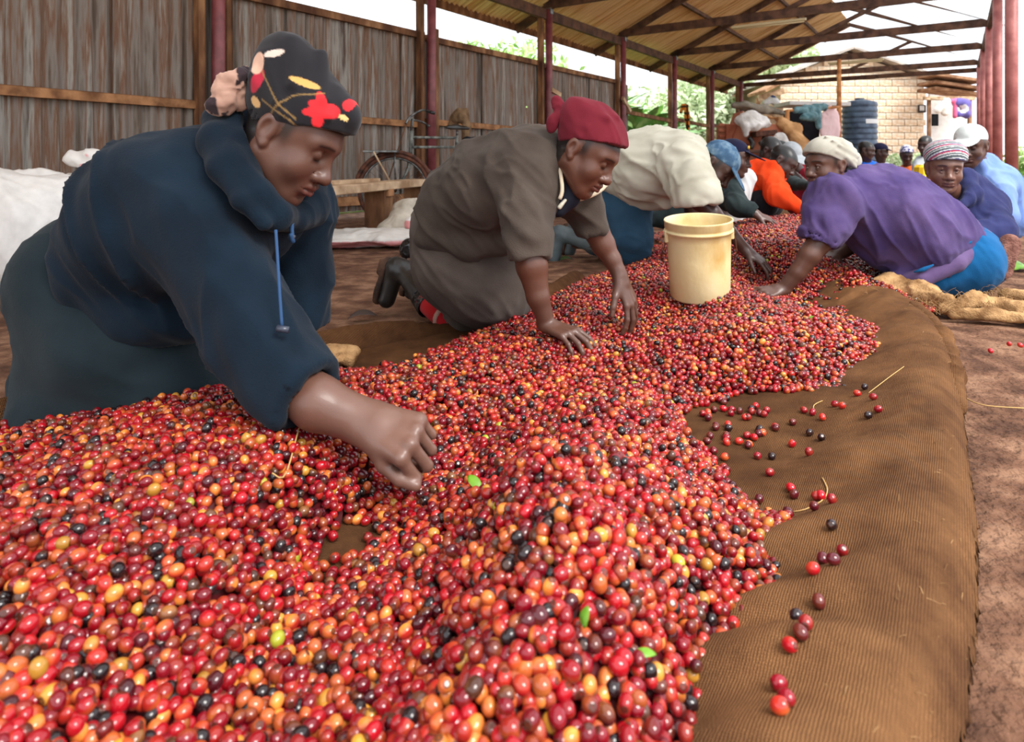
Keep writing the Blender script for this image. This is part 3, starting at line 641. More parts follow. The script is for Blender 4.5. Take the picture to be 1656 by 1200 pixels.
            f[fl] = f[fl][:, ::-1]; Fs.append(f)
        F = np.concatenate(Fs)
        F = F[:, ::-1] if False else F
        for _ in range(smooth): V = V+.5*(lap(V, F)-V)
        return V, F
def lap(V, F):
    acc = np.zeros_like(V); cnt = np.zeros(len(V))
    for a, b in ((0, 1), (1, 2), (2, 3), (3, 0)):
        for x, y in ((F[:, a], F[:, b]), (F[:, b], F[:, a])):
            for c in range(3): acc[:, c] += np.bincount(x, V[y, c], len(V))
            cnt += np.bincount(x, minlength=len(V))
    return acc/np.maximum(cnt, 1)[:, None]
def normals(V, F):
    n = np.cross(V[F[:, 2]]-V[F[:, 0]], V[F[:, 3]]-V[F[:, 1]]); out = np.zeros_like(V)
    for a in range(4):
        for c in range(3): out[:, c] += np.bincount(F[:, a], n[:, c], len(V))
    return out/(np.linalg.norm(out, axis=1)[:, None]+1e-12)
def nz(v): v = np.array(v, float); return v/np.linalg.norm(v)
def C(x, y, Y, r): return (px(x, y, Y), r*Y/FPX)          # a sphere centre and radius given as seen
def wrinkle(V, F, amp=.006, sc=14, direction=None, stretch=.35, seed=0, mask=None):
    """folds of cloth: ridged noise drawn out along a direction"""
    n = normals(V, F); P = V*sc
    if direction is not None:
        dd = nz(direction); P = P-np.outer(P@dd, dd)*(1-stretch)
    w = vnoise(P+1.7*np.stack([vnoise(P*.5, seed+3), vnoise(P*.5, seed+4), vnoise(P*.5, seed+5)], 1), seed)
    w = (1-np.abs(w))**2.2-.45+.35*vnoise(P*2.3, seed+9)
    a = amp*w
    if mask is not None: a = a*mask
    return V+n*a[:, None]
def cloth_mat(name, c, c2=None, rough=.95, fuzz=.5, weave=240, sheen=.06):
    c2 = c2 or tuple(min(255, q*1.18+4) for q in c)
    m = noisy(name, c, c2, 7, rough, fuzz, weave, .12, bdist=.002, detail=8, lo=.3, hi=.7)
    b = m.node_tree.nodes['Principled BSDF']; b.inputs['Sheen Weight'].default_value = sheen; b.inputs['Sheen Roughness'].default_value = .5
    return m
def vcol_mat(name, rough=.5, spec=.4, bump=.12, bscale=260, coat=0, sheen=0):
    m, b = base_mat(name, rough, spec); N, L = nodes(m); v = N.new('ShaderNodeVertexColor'); v.layer_name = 'Col'
    t = N.new('ShaderNodeTexCoord'); n = N.new('ShaderNodeTexNoise'); n.inputs['Scale'].default_value = 22; n.inputs['Detail'].default_value = 6; L.new(t.outputs['Object'], n.inputs['Vector'])
    mr = N.new('ShaderNodeMapRange'); mr.inputs['To Min'].default_value = .82; mr.inputs['To Max'].default_value = 1.18; L.new(n.outputs[0], mr.inputs[0])
    mx = N.new('ShaderNodeVectorMath'); mx.operation = 'SCALE'; L.new(v.outputs[0], mx.inputs[0]); L.new(mr.outputs[0], mx.inputs['Scale']); L.new(mx.outputs[0], b.inputs['Base Color'])
    n2 = N.new('ShaderNodeTexNoise'); n2.inputs['Scale'].default_value = bscale; n2.inputs['Detail'].default_value = 3; L.new(t.outputs['Object'], n2.inputs['Vector'])
    bp = N.new('ShaderNodeBump'); bp.inputs['Strength'].default_value = bump; bp.inputs['Distance'].default_value = .002; L.new(n2.outputs[0], bp.inputs['Height']); L.new(bp.outputs[0], b.inputs['Normal'])
    b.inputs['Coat Weight'].default_value = coat; b.inputs['Coat Roughness'].default_value = .15; b.inputs['Sheen Weight'].default_value = sheen
    return m
M['skin'] = vcol_mat('skin', .42, .45, .10, 300, .12)
M['print'] = vcol_mat('printed_cloth', .85, .15, .2, 600, 0, .15)
M['eye'] = vcol_mat('eye', .08, .6, 0, 10, .8)

class Head:
    """local frame: x to the person's right, y forward, z up; origin at the middle of the head"""
    def __init__(s, c, fwd, up, size=1.0):
        s.c = np.array(c, float); f = nz(fwd); r = nz(np.cross(f, np.array(up, float))); u = np.cross(r, f)
        s.R = np.stack([r, f, u], 1); s.k = size
    def w(s, x, y, z): return s.c+s.R@(np.array((x, y, z))*s.k)
    def loc(s, V): return (V-s.c)@s.R/s.k
    def build(s, D, eyes='down', k=1.0, neck=None, ears=True, female=True):
        K = s.k; R = s.R; w = s.w
        E = lambda c, r, kk=.02, op='u': D.ell(w(*c), np.array(r)*K, R, kk*K, op)
        Cn = lambda a, b, ra, rb, kk=.012, op='u': D.cone(w(*a), w(*b), ra*K, rb*K, kk*K, op)
        E((0, -.018, .040), (.074, .094, .080), .01)
        E((0, .030, .022), (.066, .064, .062), .03)
        E((0, .030, -.036), (.057, .058, .074), .03)
        for q in (-1, 1):
            Cn((q*.050, -.004, -.046), (q*.022, .058, -.090), .022, .018, .03)
            E((q*.037, .062, -.032), (.026, .024, .026), .026)                 # cheek
            Cn((q*.010, .0850, .026), (q*.044, .0700, .024), .0115, .010, .016)  # brow ridge
        E((0, .066, -.098), (.024, .022, .020), .03)                           # chin
        E((0, .079, -.062), (.029, .020, .024), .02)                           # muzzle
        for q in (-1, 1): E((q*.0315, .094, .004), (.0165, .0155, .0125), .016, 's')
        for q in (-1, 1):
            r = .0128
            E((q*.0315, .0735, .003), (r, r, r), .003)
            if eyes == 'down':                                                  # lowered lids
                E((q*.0315, .0745, .004), (.0150, .0142, .0135), .003)
                Cn((q*.020, .0870, -.0055), (q*.043, .0815, -.0045), .0016, .0016, .002, 's')
                Cn((q*.021, .0830, -.0095), (q*.043, .0790, -.0085), .0035, .0035, .004)
            else:
                Cn((q*.0190, .0820, .0080), (q*.0310, .0885, .0105), .0040, .0045, .004); Cn((q*.0310, .0885, .0105), (q*.0450, .0770, .0050), .0045, .0040, .004)
                Cn((q*.0200, .0820, -.0060), (q*.0320, .0860, -.0080), .0035, .004, .004); Cn((q*.0320, .0860, -.0080), (q*.0440, .0780, -.0020), .004, .0035, .004)
        Cn((0, .082, .016), (0, .104, -.026), .0085, .0115, .014)               # nose
        E((0, .1065, -.0320), (.0155, .0135, .0120), .010)
        for q in (-1, 1):
            E((q*.0165, .0950, -.0350), (.0105, .0120, .0095), .006)
            E((q*.0085, .1030, -.0445), (.0045, .0060, .0042), .004, 's')
            Cn((q*.023, .0880, -.030), (q*.032, .0720, -.068), .0022, .0018, .006, 's')  # fold beside the mouth
        for q in (-1, 1):
            Cn((0, .0985, -.0575), (q*.014, .0955, -.0560), .0062, .0062, .004); Cn((q*.014, .0955, -.0560), (q*.0265, .0835, -.0625), .0062, .0032, .004)
            Cn((0, .0965, -.0715), (q*.013, .0930, -.0710), .0078, .0070, .005); Cn((q*.013, .0930, -.0710), (q*.0255, .0830, -.0650), .0070, .0030, .005)
            Cn((0, .1060, -.0640), (q*.015, .1010, -.0628), .0020, .0020, .0025, 's'); Cn((q*.015, .1010, -.0628), (q*.027, .0860, -.0640), .0020, .0016, .0025, 's')
        E((0, .092, -.083), (.018, .006, .004), .014, 's')
        if ears:
            for q in (-1, 1):
                E((q*.0740, -.012, -.002), (.0085, .0185, .0300), .008)
                E((q*.0775, -.017, .004), (.0090, .0150, .0230), .004)
                E((q*.0860, -.0105, .000), (.0085, .0095, .0170), .005, 's')
                E((q*.0745, -.002, -.028), (.0070, .0080, .0095), .006)
        if neck is not None: D.cone(w(0, -.030, -.045), neck[0], .050*K, neck[1], .03*K)
        else: D.cone(w(0, -.03, -.045), w(0, -.06, -.17), .050*K, .055*K, .03*K)
    def colors(s, V, skin, lip=(96, 52, 48), hair=None, hairline=None, brows=True):
        q = s.loc(V); x, y, z = q.T; base = np.tile(lin(skin), (len(V), 1)); ax = np.abs(x)
        def mix(m, c): nonlocal base; base = base*(1-m[:, None])+np.asarray(lin(c))[None]*m[:, None]
        inh = (np.linalg.norm(q, axis=1) < .17)
        lips = np.exp(-(((z+.0645)/.0105)**4))*np.exp(-((ax/.024)**4))*sstep(.078, .086, y)*inh; mix(lips*.75, lip)
        slit = np.exp(-(((z+.0640)/.0022)**2))*np.exp(-((ax/.025)**6))*sstep(.078, .086, y)*inh; mix(slit*.8, (40, 20, 18))
        if brows:
            zb = .0275-.16*np.maximum(ax-.030, 0)+.10*np.minimum(ax-.030, 0)*.5
            br = np.exp(-(((z-zb)/.0038)**2))*sstep(.010, .016, ax)*sstep(.056, .046, ax)*sstep(.05, .06, y)*inh; mix(br*.9, (20, 14, 13))
        lash = np.exp(-(((z+.0056)/.0030)**2))*np.exp(-(((ax-.0315)/.0125)**4))*sstep(.06, .07, y)*inh
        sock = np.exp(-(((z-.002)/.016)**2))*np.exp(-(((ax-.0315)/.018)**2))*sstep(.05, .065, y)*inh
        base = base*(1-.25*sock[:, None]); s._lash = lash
        noz = np.exp(-(((z+.043)/.005)**2))*np.exp(-(((ax-.0085)/.005)**2))*sstep(.085, .095, y)*inh; mix(noz*.8, (22, 12, 10))
        if hair is not None:
            hl = .055-.35*np.maximum(.055-y, 0)+.00*ax
            hm = sstep(hl-.006, hl+.008, z)*inh*(1-sstep(.5, .6, y)); hm = np.where((y < -.030) & (z > -.065), np.maximum(hm, sstep(-.070, -.055, z)), hm)*inh
            side = sstep(.048, .060, ax)*sstep(.040, .022, y)*sstep(-.022, .012, z)*(y > -.01); hm = np.maximum(hm, side*.8*inh)
            ear = (ax > .070) & (y > -.035) & (y < .012) & (z < .034) & (z > -.04); hm = np.where(ear, 0, hm)
            mix(np.clip(hm, 0, 1), hair)
        return base
    def eyes(s, parent, look=(0, 1, 0), open_=True):
        for q in (-1, 1):
            bm = bmesh.new(); bmesh.ops.create_uvsphere(bm, u_segments=20, v_segments=14, radius=.0129*s.k); V = np.array([v.co for v in bm.verts]); bm.free()
            t = bpy.data.meshes.new('eye'); bm = bmesh.new(); bmesh.ops.create_uvsphere(bm, u_segments=20, v_segments=14, radius=.0129*s.k); bm.to_mesh(t); bm.free()
            g = s.R@nz(look); d = V@g/(.0129*s.k)
            col = np.where(d[:, None] > .93, lin((14, 9, 8)), np.where(d[:, None] > .76, lin((48, 28, 20)), lin((206, 196, 188))))
            a = t.color_attributes.new('Col', 'FLOAT_COLOR', 'POINT'); c4 = np.ones((len(V), 4), np.float32); c4[:, :3] = col; a.data.foreach_set('color', c4.ravel())
            t.materials.append(M['eye']); t.polygons.foreach_set('use_smooth', np.ones(len(t.polygons), bool))
            obj('eye', t, parent, s.w(q*.0315, .0745, .003))
def hand(D, W, d, back, thumb, size=1.0, curl=(.35, .5, .35), spread=.16, thumb_curl=.3, k=.006, wr=.024, thumb_out=.9, curls=None):
    """wrist W, d towards the fingers, back = out of the back of the hand, thumb = side the thumb leaves from (approx.)"""
    d = nz(d); b = nz(np.array(back, float)-d*np.dot(back, d)); s = np.cross(d, b); s = s if np.dot(s, thumb) > 0 else -s; K = size
    W = np.array(W, float)
    kn = []
    for i, off in enumerate((.033, .011, -.011, -.031)):       # index .. little
        p = W+K*(d*(.088, .092, .086, .077)[i]+s*off*1.05+b*(.004 if i in (1, 2) else 0)); kn.append(p)
        D.cone(W+K*s*off*.55, p, wr*.62*K, .0112*K, .014*K)
    D.cone(W-d*.02*K, W+d*.02*K, wr*K, wr*K*.95, .015*K)
    for i in range(4):
        L = [(.043, .026, .021), (.047, .030, .022), (.043, .028, .022), (.034, .021, .019)][i]; r = (.0098, .0100, .0095, .0082)[i]
        dirv = nz(d+s*((1.5-i)*spread)); p = kn[i]; cu = curls[i] if curls else curl; ang = 0
        for j in range(3):
            ang += cu[j]; v = dirv*math.cos(ang)-b*math.sin(ang); q = p+v*L[j]*K
            D.cone(p, q, r*(1-.07*j)*K, r*(1-.07*(j+1))*K, k*K if j == 0 else .003*K); p = q
    p = W+K*(d*.018+s*.020-b*.006); v = nz(d*.75+s*thumb_out-b*.25)
    for j, (L, r, r2) in enumerate(((.045, .0150, .0120), (.033, .0112, .0105), (.027, .0102, .0085))):
        q = p+v*L*K; D.cone(p, q, r*K, r2*K, (.016 if j == 0 else .004)*K); p = q; v = nz(v+(-s*.45*thumb_curl/.3*.6-b*.25+d*.35)*.5)
def sdf_obj(name, D, mat, parent, smooth=1, col=None, post=None):
    V, F = D.mesh(smooth)
    if post: V = post(V, F)
    c = col(V) if callable(col) else (None if col is None else np.tile(lin(col), (len(V), 1)))
    return obj(name, mesh_np(name, V, F, mat, col=c), parent)
def join_vf(parts):
    V = []; F = []; o = 0
    for v, f in parts: V.append(v); F.append(f+o); o += len(v)
    return np.concatenate(V), np.concatenate(F)
def bounds(pts, m=.03):
    A = np.array([p[0] for p in pts]); r = np.array([p[1] for p in pts])[:, None]
    return (A-r).min(0)-m, (A+r).max(0)+m
def body_mesh(parent, head, arms, core, skin, h_head=.0035, h_arm=.0035, eyes='down', hair=None, neck=None, lip=(96, 52, 48), hand_tint=None, brows=True, lash=True):
    """one skin mesh: head and neck, arms with hands, and the trunk and legs beneath the clothes"""
    parts = []
    r = .19*head.k
    lo, hi = head.c-r, head.c+r
    if neck is not None: lo = np.minimum(lo, neck[0]-neck[1]-.01); hi = np.maximum(hi, neck[0]+neck[1]+.01)
    D = SDF(lo, hi, h_head); head.build(D, eyes, neck=neck); vh = D.mesh(1); parts.append(vh)
    for a in arms:
        pts = a['pts']; lo, hi = bounds(pts, .03)
        if 'hand' in a: w = np.array(a['hand']['W']); lo = np.minimum(lo, w-.22); hi = np.maximum(hi, w+.22)
        D = SDF(lo, hi, a.get('h', h_arm)); D.chain(pts, .012)
        if 'hand' in a: hand(D, **a['hand'])
        parts.append(D.mesh(1))
    if core:
        allp = [p for ch in core for p in ch]; lo, hi = bounds(allp, .04); D = SDF(lo, hi, .016)
        for ch in core: D.chain(ch, .05)
        parts.append(D.mesh(1))
    V, F = join_vf(parts); col = np.tile(lin(skin), (len(V), 1)); n = len(vh[0])
    hc = head.colors(V[:n], skin, lip, hair, brows=brows)
    if eyes == 'down' and lash: hc = hc*(1-.92*head._lash[:, None])
    col[:n] = hc
    if hand_tint is not None:
        for a in arms:
            if 'hand' in a:
                w = np.array(a['hand']['W']); dd = np.linalg.norm(V[n:]-w-nz(a['hand']['d'])*.08, axis=1)
                m = sstep(.20, .06, dd)[:, None]*.65; col[n:] = col[n:]*(1-m)+lin(hand_tint)*m
    return obj('body', mesh_np('body', V, F, M['skin'], col=col), parent)
# ------------------------------------------------------------------ woman kneeling at the left, navy fleece, flowered headscarf
M['navy'] = cloth_mat('navy_fleece', (12, 23, 34), (20, 35, 48)); M['slate'] = cloth_mat('slate_skirt', (24, 34, 39), (35, 47, 52))
SKIN1 = (98, 66, 54)
def woman1():
    p = thing('person', 'person in navy hooded fleece and black flowered headscarf kneeling, fist in the cherries', 'person', px(180, 700, 1.45)*np.array((1, 1, 0)))
    hd = Head(px(470, 219, 1.36), (.815, -.13, -.56), (.56, 0, .83), 1.07)
    neck = (px(405, 290, 1.40), .062)
    near = [C(345, 390, 1.27, 48), C(415, 545, 1.20, 45), C(455, 610, 1.165, 42), C(515, 652, 1.13, 42), C(598, 686, 1.117, 33)]
    far = [C(487, 330, 1.60, 40), C(488, 480, 1.60, 28), C(486, 590, 1.58, 20)]
    W = px(600, 686, 1.115)
    body_mesh(p, hd, [dict(pts=near, hand=dict(W=W, d=px(692, 718, 1.05)-W, back=(.35, -.70, .62), thumb=(0.2, .3, -1), curl=(1.25, 1.25, .9), spread=.02, wr=.031, size=1.08, thumb_curl=.8, thumb_out=.5)),
                      dict(pts=far, hand=dict(W=px(486, 592, 1.58), d=(.2, -.2, -.8), back=(.8, -.3, .5), thumb=(0, -1, 0), curl=(.3, .3, .2)), h=.005)],
              [[C(405, 290, 1.40, 35), C(330, 330, 1.42, 90), C(190, 410, 1.50, 80), C(150, 450, 1.52, 75)], [C(150, 450, 1.48, 60), C(265, 600, 1.50, 40), C(120, 660, 1.50, 30)], [C(150, 450, 1.56, 60), C(275, 595, 1.62, 40), C(130, 640, 1.62, 30)]],
              SKIN1, h_head=.0028, hair=(26, 20, 19), neck=neck, lip=(112, 62, 58), hand_tint=(112, 82, 70))
    # skirt
    hip, mid, knee, low = C(138, 455, 1.53, 100), C(196, 555, 1.48, 106), C(266, 608, 1.47, 80), C(128, 632, 1.48, 72)
    f = [C(150, 450, 1.60, 90), C(200, 545, 1.62, 95), C(270, 600, 1.62, 72), C(120, 620, 1.62, 75)]
    lo, hi = bounds([hip, mid, knee, low]+f, .05); D = SDF(lo, hi, .0075)
    D.chain([hip, mid, knee], .05).chain([mid, low, hip], .05).chain(f, .05).chain([low, f[3]], .05).cone(C(70, 708, 1.42, 40)[0], C(300, 660, 1.42, 40)[0], .055, .07, .08)
    D.chain([C(40, 690, 1.40, 16), C(64, 722, 1.36, 16), C(110, 735, 1.34, 14)], .03).cut((0, 0, .004), (0, 0, -1))
    fold = nz(px(240, 600, 1.4)-px(60, 520, 1.4))
    sdf_obj('skirt', D, M['slate'], p, 2, post=lambda V, F: wrinkle(wrinkle(V, F, .014, 5, fold, .25, 3), F, .004, 15, fold, .3, 6))
    # sweater
    T = [C(198, 404, 1.46, 98), C(268, 354, 1.43, 124), C(358, 326, 1.41, 114)]; Tf = [C(212, 400, 1.60, 80), C(290, 352, 1.60, 98), C(400, 332, 1.58, 92)]
    A = [C(330, 380, 1.31, 88), C(352, 420, 1.27, 80), C(412, 540, 1.20, 73), C(462, 606, 1.165, 66), C(496, 636, 1.14, 60)]
    B = [C(470, 330, 1.60, 66), C(487, 430, 1.60, 46), C(487, 515, 1.60, 41), C(487, 545, 1.60, 41)]
    lo, hi = bounds(T+Tf+A+B, .06); D = SDF(lo, hi, .0065)
    D.chain(T, .08).chain(Tf, .08).chain([T[2], A[0]], .08).chain([Tf[2], B[0]], .06); D.cone(C(410, 300, 1.42, 60)[0], T[2][0], .10, .15, .06)
    D.chain([C(158, 455, 1.42, 58), C(222, 505, 1.40, 50), C(310, 500, 1.42, 52)], .05)          # loose hem hanging over the skirt
    E = SDF(lo, hi, .0065); E.chain(A, .02)
    cuff = nz(A[4][0]-A[3][0]); E.cut_ball(A[4][0]+cuff*.004, cuff, .12)
    E.cone(A[4][0]-cuff*.045, A[4][0]-cuff*.002, .068, .069, .012)                               # turned-back cuff
    E.cut_ball(A[4][0]+cuff*.004, cuff, .12)
    E.cone(A[4][0]-cuff*.05, A[4][0]+cuff*.06, .050, .050, .004, 's')
    t = np.maximum(.035-np.abs(D.d-E.d), 0)/.035; D.d = np.minimum(D.d, E.d)-t*t*.035*.25
    G = SDF(lo, hi, .0065); G.chain(B, .02); G.cut_ball(px(487, 526, 1.6), (0, 0, -1), .13); G.cone(px(487, 500, 1.6), px(487, 560, 1.6), .052, .052, .004, 's')
    t = np.maximum(.03-np.abs(D.d-G.d), 0)/.03; D.d = np.minimum(D.d, G.d)-t*t*.03*.25
    nk = px(*(408, 268, 1.40)); D.cone(nk, hd.w(0, .02, -.10), .062, .075, .02, 's')             # neck opening
    sdf_obj('sweater', D, M['navy'], p, 2, post=lambda V, F: wrinkle(wrinkle(V, F, .020, 6.5, (.45, -.1, -.9), .18, 8), F, .008, 15, (.5, -.1, -.8), .3, 9))
    # hood lying around the neck
    H = [C(352, 196, 1.40, 22), C(352, 228, 1.31, 30), C(372, 268, 1.27, 32), (C(412, 318, 1.25, 30)), C(445, 348, 1.27, 26), C(462, 352, 1.36, 24)]
    H2 = [C(352, 196, 1.40, 22), C(392, 200, 1.48, 30), C(430, 240, 1.56, 34), C(488, 300, 1.56, 38), C(500, 335, 1.48, 32), C(478, 356, 1.38, 22)]
    H3 = [C(342, 214, 1.36, 14), C(356, 270, 1.25, 16), C(392, 325, 1.215, 15), C(428, 362, 1.225, 12)]
    H4 = [C(375, 190, 1.36, 18), C(385, 230, 1.31, 20), C(402, 280, 1.28, 18), C(430, 325, 1.27, 14)]
    H5 = [C(385, 176, 1.45, 18), C(352, 192, 1.38, 18), C(344, 240, 1.30, 16)]
    lo, hi = bounds(H+H2+H3+H4+H5, .04); D = SDF(lo, hi, .005); D.chain(H, .012).chain(H2, .012).chain(H3, .012).chain(H4, .012).chain(H5, .014)
    D.ell(hd.c, np.array((.070, .09, .085))*1.12, hd.R, .01, 's'); D.cone(neck[0], hd.w(0, -.02, -.03), .056, .06, .01, 's')
    sdf_obj('hood', D, M['navy'], p, 2, post=lambda V, F: wrinkle(V, F, .003, 18, (.3, 0, -.9), .3, 5))
    m, b = base_mat('inner_shirt', .8, .2); b.inputs['Base Color'].default_value = rgba(168, 164, 186)
    D = SDF(px(425, 345, 1.38)-.1, px(425, 345, 1.38)+.1, .005); D.chain([C(418, 318, 1.36, 24), C(448, 352, 1.34, 18)], .01); sdf_obj('inner_shirt', D, m, p)
    m, b = base_mat('cord', .7, .2); b.inputs['Base Color'].default_value = rgba(44, 74, 112)
    tube('drawcord', spline([px(446, 372, 1.17), px(449, 420, 1.15), px(452, 470, 1.13), px(456, 528, 1.115)], 14), .0028, m, p)
    tube('drawcord', spline([px(474, 344, 1.33), px(472, 370, 1.31), px(474, 392, 1.30), px(470, 378, 1.29)], 12), .004, m, p)
    m2, b = base_mat('cord_lock', .3, .5); b.inputs['Base Color'].default_value = rgba(52, 58, 72)
    tube('cord_lock', [px(448, 531, 1.112), px(467, 534, 1.112)], .0062, m2, p); tube('cord_lock', [px(467, 382, 1.30), px(476, 386, 1.30)], .007, m2, p)
    # headscarf
    K = hd.k; lo, hi = hd.c-.26, hd.c+.30; D = SDF(lo, hi, .0034)
    w = hd.w; E = lambda c, r, k=.02: D.ell(w(*c), np.array(r)*K, hd.R, k)
    E((0, -.012, .046), (.083, .103, .088), .01); E((0, .035, .050), (.077, .066, .066), .03)
    E((0, -.080, .092), (.056, .054, .056), .06); E((0, -.104, .122), (.036, .036, .038), .07); D.cone(w(0, -.04, .108), w(0, .06, .086), .026*K, .022*K, .05)       # gathered top
    E((0, .065, .098), (.030, .030, .022), .02); E((.012, .085, .092), (.020, .020, .017), .015)
    for a, b, r in (((.03, -.09, .15), (.075, -.02, .09), .010), ((.05, -.10, .11), (.085, -.02, .05), .008), ((.0, -.04, .165), (.06, .04, .10), .009), ((.06, -.10, .06), (.082, 0, .035), .007), ((.02, .03, .12), (.065, .07, .08), .008)):
        D.cone(w(*a), w(*b), r*K, r*K*.6, .02)
    nb = hd.R@nz((0, .50, -1)); D.cut(w(0, .07, .054), nb)                                          # lower edge, forehead to nape
    inner = SDF(lo, hi, .0034)
    E2 = lambda c, r: D.ell(w(*c), np.array(r)*K, hd.R, .004, 's')
    E2((0, -.018, .040), (.0745, .0945, .0805))
    def sc_col(V):
        q = hd.loc(V); x, y, z = q.T; c = np.tile(lin((30, 28, 32)), (len(V), 1)); side = x > -.02
        # scarf print, drawn on the side of the head: (forward, up)
        def petal(cy, cz, ry, rz, ang, colr, soft=.15):
            nonlocal c
            dy, dz = y-cy, z-cz; a, b_ = dy*math.cos(ang)+dz*math.sin(ang), -dy*math.sin(ang)+dz*math.cos(ang)
            m = sstep(1+soft, 1-soft, (a/ry)**2+(b_/rz)**2)*side; c = c*(1-m[:, None])+lin(colr)*m[:, None]
        for cy, cz, ry, rz, an in ((.052, .086, .026, .011, .1), (.040, .098, .018, .008, -.5), (.046, .073, .020, .009, .6), (.058, .068, .010, .020, .35), (.064, .088, .015, .015, 0), (.074, .116, .013, .008, -.9)):
            petal(cy, cz, ry, rz, an, (226, 44, 50))
        petal(.086, .092, .008, .005, .2, (232, 196, 130)); petal(-.005, .106, .028, .007, .25, (206, 160, 92)); petal(-.062, .024, .014, .008, -.2, (196, 156, 104))
        petal(-.082, .058, .013, .024, .1, (176, 36, 58)); petal(-.105, .085, .016, .022, .7, (214, 172, 148)); petal(-.09, .118, .018, .008, .9, (206, 186, 172)); petal(.094, .128, .026, .006, -.5, (222, 178, 150))
        for (y0, z0), (y1, z1) in (((-.085, .078), (-.01, .048)), ((-.01, .048), (.028, .044)), ((-.02, .02), (-.005, .075)), ((-.005, .075), (.035, .11)), ((-.05, .036), (.02, .036)), ((.02, .036), (.065, .026))):
            t = np.clip(((y-y0)*(y1-y0)+(z-z0)*(z1-z0))/((y1-y0)**2+(z1-z0)**2), 0, 1); d = np.hypot(y-y0-t*(y1-y0), z-z0-t*(z1-z0)); m = sstep(.0024, .0008, d)*side*.7; c = c*(1-m[:, None])+lin((150, 118, 70))*m[:, None]
        return c
    sdf_obj('headscarf', D, M['print'], p, 1, sc_col, post=lambda V, F: wrinkle(V, F, .0042, 15, hd.R@np.array((0, .8, -.4)), .25, 4))
    D = SDF(w(0, -.13, .0)-.14, w(0, -.13, .0)+.14, .004)                                         # knot at the nape
    for c, r, q in (((.030, -.112, .012), (.026, .022, .028), .3), ((.050, -.132, .028), (.022, .026, .018), .8), ((.056, -.124, -.014), (.018, .022, .030), -.5), ((.040, -.130, .050), (.020, .022, .018), .4), ((.060, -.138, .008), (.014, .022, .020), .1)):
        D.ell(w(*c), np.array(r), hd.R@np.array(Matrix.Rotation(q, 3, 'X')), .010)
    def kcol(V): n = vnoise(V*np.array((60, 60, 24)), 3)[:, None]; return np.where(n > .0, lin((182, 144, 126)), lin((52, 40, 44)))
    sdf_obj('knot', D, M['print'], p, 1, kcol, post=lambda V, F: wrinkle(wrinkle(V, F, .010, 24, hd.R@np.array((0, 1., .6)), .3, 2), F, .004, 60, None, 1, 4))
    return p
woman1()
# ------------------------------------------------------------------ generic clothing helpers
def union(D, E, k):
    t = np.maximum(k-np.abs(D.d-E.d), 0)/k if k > 0 else 0
    D.d = np.minimum(D.d, E.d)-(t*t*k*.25 if k > 0 else 0)
def garment(name, parent, mat, chains, h, k=.06, sleeves=(), opening=None, floor=None, fold=((0, 0, -1), .010, 8), seed=1, smooth=2, extra=(), cuts=(), sk=.03, k2=None):
    """torso / skirt / trousers: chains of (centre, radius); sleeves: dict(pts, end (cut plane at the cuff), bore)"""
    allp = [p for c in chains for p in c]+[p for s_ in sleeves for p in s_['pts']]+[p for c in extra for p in c]
    lo, hi = bounds(allp, .05); D = SDF(lo, hi, h)
    for c in chains: D.chain(c, k)
    for c in extra: D.chain(c, k2 or .04)
    for s_ in sleeves:
        E = SDF(lo, hi, h); E.chain(s_['pts'], .02); e, r = s_['pts'][-1]; q = s_['pts'][-2][0]; ax = nz(e-q) if 'ax' not in s_ else nz(s_['ax'])
        if s_.get('roll'): E.cone(e-ax*s_['roll'], e-ax*.004, r*1.10, r*1.10, .01)
        E.cut_ball(e, ax, r*2.2); b = s_.get('bore', .80)*r
        E.cone(e-ax*r*(.15+b*0), e+ax*r*2, b, b, .003, 's'); union(D, E, s_.get('k', sk))
    for o in (opening or []): D.cone(o[0], o[1], o[2], o[3], .015, 's')
    for c in cuts: D.cut(*c)
    if floor is not None: D.cut((0, 0, floor), (0, 0, -1))
    def post(V, F):
        V = wrinkle(V, F, fold[1]*1.15, fold[2], fold[0], .2, seed); return wrinkle(V, F, fold[1]*.5, fold[2]*2.3, fold[0], .28, seed+5)
    return sdf_obj(name, D, mat, parent, smooth, post=post)
def wrap(parent, hd, mat, name='headscarf', ells=(), cones=(), edge=((0, .07, .066), (0, .52, -1)), h=.004, col=None, fold=None, base=(.083, .103, .088), cz=.046, extent=.26, wr=.003):
    """cloth tied round the head: skull ellipsoid, puffs, cut along the edge"""
    K = hd.k; D = SDF(hd.c-extent*K, hd.c+extent*K, h)
    D.ell(hd.w(0, -.012, cz), np.array(base)*K, hd.R, .01); D.ell(hd.w(0, .035, cz+.002), np.array((base[0]*.93, .066, base[2]*.78))*K, hd.R, .03)
    for c, r, k in ells: D.ell(hd.w(*c), np.array(r)*K, hd.R, k)
    for a, b, r, r2 in cones: D.cone(hd.w(*a), hd.w(*b), r*K, r2*K, .015)
    D.cut(hd.w(*edge[0]), hd.R@nz(edge[1]))
    return sdf_obj(name, D, mat, parent, 1, col, post=lambda V, F: wrinkle(V, F, wr, 17, hd.R@np.array(fold or (0, .8, -.4)), .22, 4))
